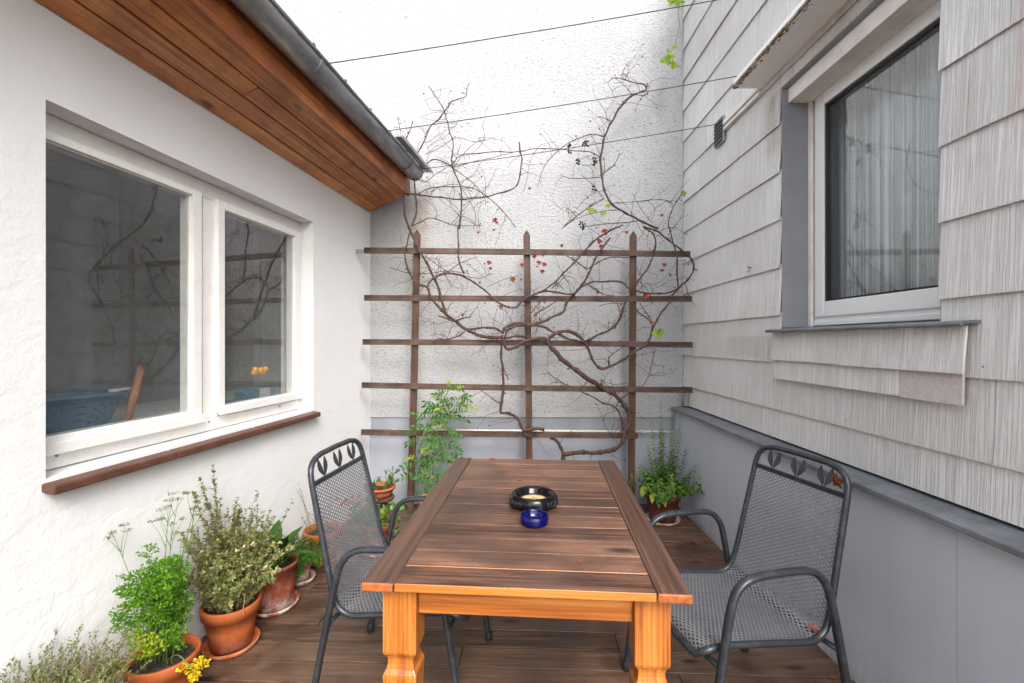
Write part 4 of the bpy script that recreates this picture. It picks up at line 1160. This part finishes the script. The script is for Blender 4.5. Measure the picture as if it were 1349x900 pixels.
def along(pts, t):
    f = t*(len(pts)-1); i = min(int(f), len(pts)-2); return pts[i].lerp(pts[i+1], f-i), (pts[i+1]-pts[i]).normalized()
def leaf_dir(d, out=1.0, up=.2):
    s_ = d.cross(rv()).normalized(); return (s_*out + d*.5 + Vector((0,0,up))).normalized()

# 1 thyme-like bush, lower left corner
pl_ = plant('potted_herb', 'grey-green bushy thyme in the bottom left corner of the photo', (-1.425, 1.40))
pot_part(pl_, M['pot'], .125, .22, saucer=.13)
st_, lf = MB(), MB()
for k in range(330):
    a = rng.uniform(0, 2*math.pi); r_ = .10*math.sqrt(rng.random()); b = Vector((r_*math.cos(a), r_*math.sin(a), .195))
    pts = stem(st_, b, Vector((math.cos(a)*.6*r_/.10, math.sin(a)*.6*r_/.10, 1)), rng.uniform(.14, .27), .0013, 6, .13)
    for j in range(34):
        p, d = along(pts, rng.uniform(.15, 1)); lf.leaf(p, leaf_dir(d, .8, .35), d, rng.uniform(.009,.015), .0045, .2, .1)
st_.build('stem', M['pale_twig'], pl_); lf.build('foliage', M['thyme'], pl_)

# 2 parsley
pl_ = plant('potted_herb', 'bright green curly parsley with yellow leaves and tall seed heads', (-1.335, 1.745))
pot_part(pl_, M['pot'], .118, .215, saucer=.115)
st_, lf, ly, um, ye = MB(), MB(), MB(), MB(), MB()
def curly(mb, c, R_, n_=55, s0=.010):
    for j in range(n_):
        v = rv().normalized(); v.z = v.z*.6
        p = c + v*R_*rng.random()**.4
        mb.leaf(p, (v + rv(.6) + Vector((0,0,.2))).normalized(), rv().normalized(), rng.uniform(s0*.8, s0*1.5), rng.uniform(s0*.8, s0*1.3), rng.uniform(-.5,.6), rng.uniform(-.3,.4), shape=((0,.1),(.4,.9),(.75,1),(1,.35)))
for k in range(50):
    a = rng.uniform(0, 2*math.pi); tl = rng.random(); out = rng.uniform(.2, .85)*(1-.72*tl)*(.55 if math.cos(a) > .2 else .78)
    b = Vector((rng.gauss(0,.03), rng.gauss(0,.03), .19))
    pts = stem(st_, b, Vector((math.cos(a)*out, math.sin(a)*out, 1)), (.14+.25*tl)*rng.uniform(.85,1.1), .0018, 6, .06, .015)
    tgt = lf if rng.random() < .95 else ly
    curly(tgt, pts[-1], rng.uniform(.026,.042), 85, .0074)
    for q in range(3):
        p, d = along(pts, rng.uniform(.5,.9)); curly(tgt, p + leaf_dir(d)*.022, .020, 34, .0062)
for (x, y, z) in ((-.03,-.10,.34),(.0,-.11,.32),(.03,-.105,.335),(.045,-.10,.30),(.01,-.10,.29)): curly(ly, Vector((x,y,z)), .032, 90, .0075)
for (x, y, z) in ((.115,-.06,.205),(.145,-.055,.19),(.17,-.05,.215),(.18,-.04,.20),(.165,-.06,.175),(.155,-.06,.165)): curly(ye, Vector((x,y,z)), .018, 46, .008)
pts = [Vector((.03,-.02,.20)), Vector((.08,-.04,.235)), Vector((.13,-.055,.215)), Vector((.16,-.06,.18))]; st_.tube(catmull(pts,4), .0022, 5)
for (x, y, z) in ((-.10,-.085,.215),(-.085,-.09,.235)): curly(ye, Vector((x,y,z)), .026, 60, .008)
for (bx_, by_, L, lx) in ((-.02,.02,.54,-.10),(.0,.03,.58,.0),(-.03,.0,.50,-.24),(.02,.02,.54,.12),(-.01,.05,.56,-.04)):
    pts = stem(st_, Vector((bx_,by_,.2)), Vector((lx*.8,.12,1)), L, .0026, 7, .05)
    tips = [pts[-1]]
    for q in range(5):
        p, d = along(pts, rng.uniform(.5,.95)); bp = stem(st_, p, (d + leaf_dir(d)*.9 + Vector((0,0,.3))).normalized(), rng.uniform(.05,.12), .0014, 4, .06); tips.append(bp[-1])
    for t in tips:
        R_ = rng.uniform(.012,.022)
        for q in range(26):
            a = rng.uniform(0, 6.28); r_ = R_*math.sqrt(rng.random()); p = t + Vector((r_*math.cos(a), r_*math.sin(a), .010-.25*r_+rng.gauss(0,.0015)))
            um.leaf(p, rv(), Vector((0,0,1)), .005, .005, .2, .1)
            if q % 4 == 0: st_.tube([t, p], .0006, 3, caps=False)
st_.build('stem', M['green_stem'], pl_); lf.build('foliage', M['parsley'], pl_); ly.build('yellowing_leaves', M['parsley_y'], pl_); ye.build('yellow_leaves', M['yellow'], pl_); um.build('seed_heads', M['umbel'], pl_)

# 3 variegated shrub
pl_ = plant('potted_shrub', 'tall variegated cream and green shrub in an orange terracotta pot', (-1.305, 2.12))
pot_part(pl_, M['pot'], .122, .205, rb=.085, saucer=.118)
st_, lf = MB(), MB()
def varieg(pts, n_, s0=.013):
    for j in range(n_):
        p, d = along(pts, rng.uniform(.08, 1)**.9); lf.leaf(p, leaf_dir(d, .9, .25), d, rng.uniform(s0*.7, s0*1.35), rng.uniform(s0*.5, s0*.85), .2, .25)
for k in range(120):
    a = rng.uniform(0, 2*math.pi); r_ = .085*math.sqrt(rng.random()); b = Vector((r_*math.cos(a), r_*math.sin(a), .178))
    tall = rng.random()
    L = rng.uniform(.16,.44) + (.12 if tall > .6 else 0)*(1-r_/.1)
    pts = stem(st_, b, Vector((math.cos(a)*.55*r_/.085*(1 if math.cos(a) < 0 else .45), math.sin(a)*.5*r_/.085, 1)), L, .0018, 7, .14)
    varieg(pts, 62, .015)
    for q in range(2):
        p, d = along(pts, rng.uniform(.4,.9)); varieg(stem(st_, p, leaf_dir(d, .8, .5), rng.uniform(.04,.09), .0011, 4, .15), 16)
for (bx_, by_, dx, L) in ((-.02,0,-.075,.65),(-.02,.01,-.10,.61),(-.02,0,-.05,.58),(.02,-.02,-.06,.50),(-.03,.01,-.12,.48),(0,.03,.06,.46),(.02,.0,.02,.44),(-.01,-.03,-.1,.42),(.03,.02,.1,.40),(-.04,0,-.42,.40),(-.05,.02,-.55,.36),(-.05,.0,-.62,.32)):
    pts = stem(st_, Vector((bx_,by_,.18)), Vector((dx, rng.gauss(0,.06), 1)), L, .0022, 9, .05); varieg(pts, 190 if L > .5 else 120, .016)
st_.tube([Vector((.085,-.03,.18)), Vector((.095,-.025,.54))], .0042, 7)
st_.tube(catmull([Vector((.06,-.06,.30)), Vector((.10,-.07,.26)), Vector((.10,-.08,.21)), Vector((.11,-.09,.19))], 3), .0022, 5)
st_.build('stem', M['pale_twig'], pl_); lf.build('foliage', M['variegated'], pl_)

# 4 large dark leaves in a red pot
pl_ = plant('potted_plant', 'broad dark green leaves in a red-brown pot with white lime marks', (-1.275, 2.44))
pot_part(pl_, M['pot_red'], .118, .232, rb=.098, rimh=.022, saucer=.125)
m = MB(); vs = [(.094+.0*k, 0, 0) for k in range(1)]
st_, lf = MB(), MB()
def big_leaf(b, d, L, W):
    pts = [(t, (math.sin(math.pi*min(t*1.02,1)**.8)**.8) * (1 + .12*math.sin(t*34 + b.x*50)) + .06) for t in [i/12 for i in range(13)]]
    lf.leaf(b, d, Vector((-d.x*.3, -d.y*.3, 1)), L, W, .35, rng.uniform(.25,.6), shape=pts)
for k in range(26):
    a = rng.uniform(0, 6.28); el = rng.uniform(.6, 2.6); dr = Vector((math.cos(a), math.sin(a), el)).normalized()
    b = Vector((rng.gauss(0,.02), rng.gauss(0,.02), .20)); e_ = b + dr*rng.uniform(.05,.11)
    st_.tube([b, b.lerp(e_,.5)+rv(.004), e_], .003, 6); big_leaf(e_, (dr + Vector((0,0,.1))).normalized(), rng.uniform(.11,.18), rng.uniform(.05,.075))
for k in range(18): 
    a = rng.uniform(0,6.28); b = Vector((.08*math.cos(a), .08*math.sin(a), .208)); lf.leaf(b, Vector((math.cos(a), math.sin(a), 1.2)), Vector((0,0,1)), .028, .018, .2, .4)
st_.build('stem', M['green_stem'], pl_); lf.build('foliage', M['chard'], pl_)

# 5 small limed pot with bushy green plant
pl_ = plant('potted_plant', 'small bushy green plant spilling over a little white-crusted pot', (-1.255, 2.70))
pot_part(pl_, M['pot_pale'], .072, .118, rimh=.03, saucer=.085, smat=M['pot_red'])
st_, lf = MB(), MB()
for k in range(95):
    a = rng.uniform(0, 6.28); dr = Vector((math.cos(a)*.9 + .3, math.sin(a)*.9 - .2, rng.uniform(.2, 1.5)))
    pts = stem(st_, Vector((rng.gauss(0,.02), rng.gauss(0,.02), .10)), dr, rng.uniform(.10,.22), .0014, 6, .12, .08)
    for j in range(26):
        p, d = along(pts, rng.uniform(.2, 1)); lf.leaf(p, leaf_dir(d), d, rng.uniform(.012,.020), rng.uniform(.006,.010), .2, .2)
st_.build('stem', M['green_stem'], pl_); lf.build('foliage', M['bush'], pl_)

# 6 orange pot with wispy plant
pl_ = plant('potted_plant', 'orange terracotta pot with thin wispy grey stems behind the left chair', (-1.235, 2.965))
pot_part(pl_, M['pot'], .115, .19, saucer=.12)
st_, lf = MB(), MB()
for k in range(16):
    a = rng.uniform(0, 6.28)
    pts = stem(st_, Vector((rng.gauss(0,.03)-.02, rng.gauss(0,.03), .165)), Vector((math.cos(a)*.25-.05, math.sin(a)*.25, 1)), rng.uniform(.08,.40), .0012, 7, .08)
    for j in range(22):
        p, d = along(pts, rng.uniform(.1, 1)); lf.leaf(p, leaf_dir(d), d, rng.uniform(.008,.016), .005, .2, .2)
for k in range(24):
    a = rng.uniform(0,6.28); b = Vector((.06*math.cos(a)*rng.random(), .06*math.sin(a)*rng.random(), .17)); lf.leaf(b, Vector((math.cos(a), math.sin(a), .8)), Vector((0,0,1)), .022, .012, .2, .3)
st_.build('stem', M['pale_twig'], pl_); lf.build('foliage', M['thyme'], pl_)

# 7 bowl of succulents standing high in the corner
sd = thing('plant_stand', 'low brown wooden stand in the corner under a terracotta bowl', 'stand', (-.99, 3.42, 0))
m = MB(); m.lathe([(.0001,.235),(.10,.235),(.105,.242),(.105,.255),(.10,.26),(.0001,.26)], 28); m.build('stand_top', M['trellis_x'], sd)
for k in range(3):
    a = R(90+120*k); q = MB(); q.bar((.085*math.cos(a), .085*math.sin(a), 0.001), (.06*math.cos(a), .06*math.sin(a), .234), .028, .028, (1,.3,0)); q.build('leg', M['trellis_z'], sd)
pl_ = plant('potted_plant', 'shallow terracotta bowl with small fleshy green shoots in the back left corner', (-.99, 3.42), lift=.262)
pot_part(pl_, M['pot'], .112, .075, rb=.085, rimh=.022)
st_, lf = MB(), MB()
for k in range(26):
    a = rng.uniform(0,6.28); r_ = .085*math.sqrt(rng.random()); pts = stem(st_, Vector((r_*math.cos(a), r_*math.sin(a), .045)), Vector((math.cos(a)*.5, math.sin(a)*.5, 1)), rng.uniform(.04,.15), .0022, 5, .14)
    for j in range(9):
        p, d = along(pts, rng.uniform(.3, 1)); lf.leaf(p, leaf_dir(d, .8, .4), d, rng.uniform(.02,.035), .010, .3, .1)
st_.build('stem', M['pale_twig'], pl_); lf.build('foliage', M['bush'], pl_)

# 8 strawberry-like plant behind the left chair, with red flowers
pl_ = plant('potted_plant', 'leafy green plant with red flowers seen behind the left chair', (-.91, 3.08))
pot_part(pl_, M['pot_red'], .115, .20, saucer=.12)
st_, lf, fl = MB(), MB(), MB()
for k in range(70):
    a = rng.uniform(0, 6.28); pts = stem(st_, Vector((rng.gauss(0,.03), rng.gauss(0,.03), .17)), Vector((math.cos(a)*.9, math.sin(a)*.9, rng.uniform(.2,1.5))), rng.uniform(.08,.22), .0018, 5, .09, .08)
    for q in range(3):
        aa = 2.1*q; d = (pts[-1]-pts[-2]).normalized(); s_ = d.orthogonal().normalized(); s2 = d.cross(s_)
        lf.leaf(pts[-1], (s_*math.cos(aa)+s2*math.sin(aa)+d*.4+Vector((0,0,.15))).normalized(), Vector((0,0,1)), rng.uniform(.026,.042), rng.uniform(.020,.030), .15, .2)
for k in range(26):
    c_ = Vector((rng.gauss(-.15,.05), rng.gauss(-.02,.05), rng.uniform(.16,.36)))
    st_.tube([Vector((rng.gauss(0,.02), 0, .18)), c_*.6+Vector((0,0,.12)), c_], .0014, 4)
    for q in range(9): fl.leaf(c_, rv(), Vector((0,0,1)), .014, .010, .3, .2)
st_.build('stem', M['green_stem'], pl_); lf.build('foliage', M['mint'], pl_); fl.build('flowers', M['flower'], pl_)

# 9 tomato plant climbing the left trellis post
pl_ = plant('potted_plant', 'tall tomato plant climbing the left trellis post', (-.60, 3.50))
pot_part(pl_, M['pot_red'], .12, .21, saucer=.125)
st_, lf, ll = MB(), MB(), MB()
O9 = Vector((-.60, 3.50, .012))
def tp_(px, py, Y): return P(px, py, Y) - O9
def tomato_leaf(p, d, L, mb):
    d = d.normalized(); up = Vector((0,-.7,.7)); side = d.cross(up).normalized(); pts = [p + d*L*t + Vector((0,0,-.25*L*t*t)) for t in (0,.25,.5,.75,1)]
    st_.tube(pts, [.0016,.0014,.0012,.001,.0008], 4)
    for t, w in ((.3,.8),(.55,1),(.8,.85)):
        q, dd = along(pts, t)
        for s_ in (-1, 1): mb.leaf(q, (side*s_ + dd*.55 + rv(.12)).normalized(), up + rv(.25), L*.36*w, L*.17*w, .25, .3, shape=((0,.05),(.2,.75),(.4,1),(.6,.7),(.8,.45),(1,.03)))
    mb.leaf(pts[-1], (pts[-1]-pts[-2]).normalized(), up, L*.40, L*.22, .25, .35, shape=((0,.05),(.2,.75),(.4,1),(.6,.7),(.8,.45),(1,.03)))
stems9 = [[(571,700),(568,650),(572,600),(578,560),(584,530),(594,506)], [(566,690),(552,640),(548,610),(556,580),(566,548),(580,528)], [(575,690),(588,640),(590,600),(586,565),(600,535),(606,522)]]
for sp in stems9:
    pts = catmull([tp_(x, y, 3.60+rng.uniform(-.03,.05)) for x, y in sp] , 4); pts[0] = Vector((pts[0].x*.3, pts[0].y*.3, .19))
    st_.tube(pts, .0035, 6)
    n_ = len(pts)
    for k in range(3, n_-1):
        for rep in range(2 if k > 5 else 1):
            s_ = rng.choice((-1, 1)); f = k/n_
            d = Vector((s_*rng.uniform(.6,1.1), rng.uniform(-.7,.25), rng.uniform(-.25,.7)))
            tomato_leaf(pts[k], d, rng.uniform(.10,.17)*(1.05-.35*f), lf if rng.random() < .86 else ll)
for (x, y) in ((596,503),(590,507),(600,508)): tomato_leaf(tp_(x, y+4, 3.6), Vector((rng.gauss(0,.6), -.3, 1)), .06, ll)
st_.build('stem', M['green_stem'], pl_); lf.build('foliage', M['tomato'], pl_); ll.build('lime_leaves', M['lime'], pl_)

# 10 mint in the right corner
pl_ = plant('potted_plant', 'tall mint with upright stems in a dark red pot in the right corner', (1.19, 3.60))
pot_part(pl_, M['pot_dark'], .135, .22, rb=.10, saucer=.135, smat=M['pot_pale'])
st_, lf, ll = MB(), MB(), MB()
def mint(pts, n_, s0, mb=None):
    k = 0
    for j in range(n_):
        t = .12 + .86*j/n_; p, d = along(pts, t); sz = s0*(1.1-.65*t)
        a = j*1.57 + rng.gauss(0,.25); s_ = d.orthogonal().normalized(); s2 = d.cross(s_)
        for sg in (-1, 1):
            o_ = (s_*math.cos(a)+s2*math.sin(a))*sg
            (mb or lf).leaf(p, (o_ + d*.25 + Vector((0,0,-.1)) + rv(.12)).normalized(), d, sz*rng.uniform(.8,1.2), sz*.62, .2, .3)
for (dx, dy, L) in ((-.02,0,.62),(-.10,.02,.56),(.09,0,.60),(.03,.03,.50),(.16,-.02,.52),(-.06,-.03,.46),(.20,.0,.42),(.12,.05,.45),(-.16,0,.36),(.0,-.05,.44),(.26,-.05,.34),(.06,-.06,.40)):
    pts = stem(st_, Vector((dx*.35, dy*.5, .19)), Vector((dx*.6, dy*.4, 1)), L*1.22, .0026, 8, .03); mint(pts, 24, .042)
for k in range(64):
    a = rng.uniform(0, 6.28); pts = stem(st_, Vector((rng.gauss(0,.045), rng.gauss(0,.045), .19)), Vector((math.cos(a)*.9, math.sin(a)*.9, rng.uniform(.3,1.6))), rng.uniform(.12,.36), .0018, 6, .08, .04)
    mint(pts, 9, .050)
for (dx, dy) in ((.9,-.5),(1.0,-.2),(.8,-.8),(1,-.4)):
    pts = stem(st_, Vector((.06,-.03,.20)), Vector((dx*.8, dy, .9)), rng.uniform(.28,.36), .0022, 8, .06, .16); mint(pts, 10, .052)
for (x, y, z, dx) in ((-.10,-.09,.25,-.3),(-.05,-.13,.24,.1),(-.13,-.05,.30,-.6),(-.16,-.08,.29,-.5)):
    ll.leaf(Vector((x,y,z)), Vector((dx,-.7,-.35)), Vector((0,-.3,1)), .085, .05, .2, .5); st_.tube([Vector((0,0,.2)), Vector((x*.6,y*.6,z+.02)), Vector((x,y,z))], .0018, 4)
st_.build('stem', M['green_stem'], pl_); lf.build('foliage', M['mint'], pl_); ll.build('lime_leaves', M['lime'], pl_)

# ================================================================== fallen leaves
def fallen(p, size, label, flip=0.0, group=None):
    m = MB(); a = rng.uniform(0, 6.28); vs = []; n_ = 10
    for k in range(n_):
        b = 2*math.pi*k/n_; r_ = size*(.32 + .20*(k % 2) + rng.uniform(-.06,.06)); vs.append(Vector((r_*math.cos(b), r_*math.sin(b), size*rng.uniform(.02,.22))))
    vs.append(Vector((0,0,.002)))
    m.add(vs, [(n_, k, (k+1)%n_) for k in range(n_)])
    m.tube([Vector((size*.1,0,.004)), Vector((size*.55,size*.1,size*.16)), Vector((size*.8,size*.16,size*.1))], .0009, 4)
    zmin = min(v[2] for v in m.v); m.v = [(x, y, z - zmin) for x, y, z in m.v]
    o = m.build('fallen_leaf', M['dry_leaf'], None, solid=.0005); o.location = p; o.rotation_euler = (flip, 0, a)
    return tag(o, label, 'leaf', group)
GD = 'dry leaves on the deck beside the right corner'
for k, (px, py, s_) in enumerate(((897,702,.035),(905,706,.03),(912,700,.028),(915,715,.04),(900,712,.025),(930,713,.055),(937,736,.045),(908,692,.03),(920,700,.025),(893,709,.03),(925,724,.025),(911,722,.03))):
    fallen(at_(px, py, .004), s_, 'small orange dry leaf on the deck below the mint pot', 0, GD)
fallen(at_(1097, 893, .004), .03, 'small red leaf on the deck at the foot of the blue-grey wall')
fallen(at_(648, 605.5, TH+.001), .04, 'red dry leaf at the far edge of the table top')
fallen(at_(684, 633, TH+.001), .026, 'small curled brown leaf on the table left of and behind the ashtray')
fallen(at_(709, 632, TH+.001), .018, 'tiny brown leaf on the table straight behind the ashtray')
o = fallen(Vector((1.06, 1.60, .410)), .04, 'small orange leaf lying on the seat of the right chair')
fallen(P(902, 533.5, 3.93) , .06, 'red leaf on the far end of the grey wall ledge', 0)
o = fallen(Vector((0,0,0)), .06, 'orange-brown leaf caught in the top of the right chair back', 0)
o.name = 'caught_leaf'
mc = Matrix.Translation(ch2.location) @ Matrix.Rotation(math.pi + R(12.2), 4, 'Z')
o.location = mc @ Vector((-.326, .165, .905)); o.rotation_euler = (R(80), R(15), R(100))
fallen(at_(948, 740, TH) if False else at_(765, 741.5, TH+.001), .012, 'pale crumb of leaf on the near part of the table top')

# ================================================================== camera, light, world
cam = bpy.data.cameras.new('camera'); co = bpy.data.objects.new('camera', cam); COL.objects.link(co)
co.location = (0, 0, CAM_Z); co.rotation_euler = (math.pi/2, 0, 0)
cam.sensor_width = 36; cam.lens = F*36/1349; cam.clip_start = .02; cam.clip_end = 300
scene.camera = co
SUN_EL, SUN_AZ = R(43), R(164)      # azimuth clockwise from +Y
sd_ = Vector((math.sin(SUN_AZ)*math.cos(SUN_EL), math.cos(SUN_AZ)*math.cos(SUN_EL), math.sin(SUN_EL)))
sun = bpy.data.lights.new('sun', 'SUN'); sun.energy = .9; sun.angle = R(30); sun.color = (1, .985, .96)
so_ = bpy.data.objects.new('sun', sun); COL.objects.link(so_); so_.rotation_euler = sd_.to_track_quat('Z', 'Y').to_euler(); so_.location = (3, -4, 8)
w = bpy.data.worlds.new('World'); scene.world = w; w.use_nodes = True
nt = w.node_tree; nt.nodes.clear()
ob = nt.nodes.new('ShaderNodeOutputWorld'); bg = nt.nodes.new('ShaderNodeBackground'); sk = nt.nodes.new('ShaderNodeTexSky')
sk.sky_type = 'NISHITA'; sk.sun_disc = False; sk.sun_elevation = SUN_EL; sk.sun_rotation = SUN_AZ; sk.dust_density = 4; sk.air_density = 1.0; sk.ozone_density = 1
hs = nt.nodes.new('ShaderNodeHueSaturation'); hs.inputs['Saturation'].default_value = .42
nt.links.new(sk.outputs[0], hs.inputs['Color']); nt.links.new(hs.outputs[0], bg.inputs[0]); nt.links.new(bg.outputs[0], ob.inputs[0])
bg.inputs[1].default_value = .15
vs_ = scene.view_settings; vs_.view_transform = 'Standard'; vs_.look = 'None'; vs_.gamma = 1; vs_.exposure = 1.63
scene.render.engine = 'CYCLES'
cy = scene.cycles; cy.max_bounces = 8; cy.diffuse_bounces = 5; cy.glossy_bounces = 4; cy.transmission_bounces = 6; cy.transparent_max_bounces = 16
cy.caustics_reflective = False; cy.caustics_refractive = False; cy.use_denoising = True
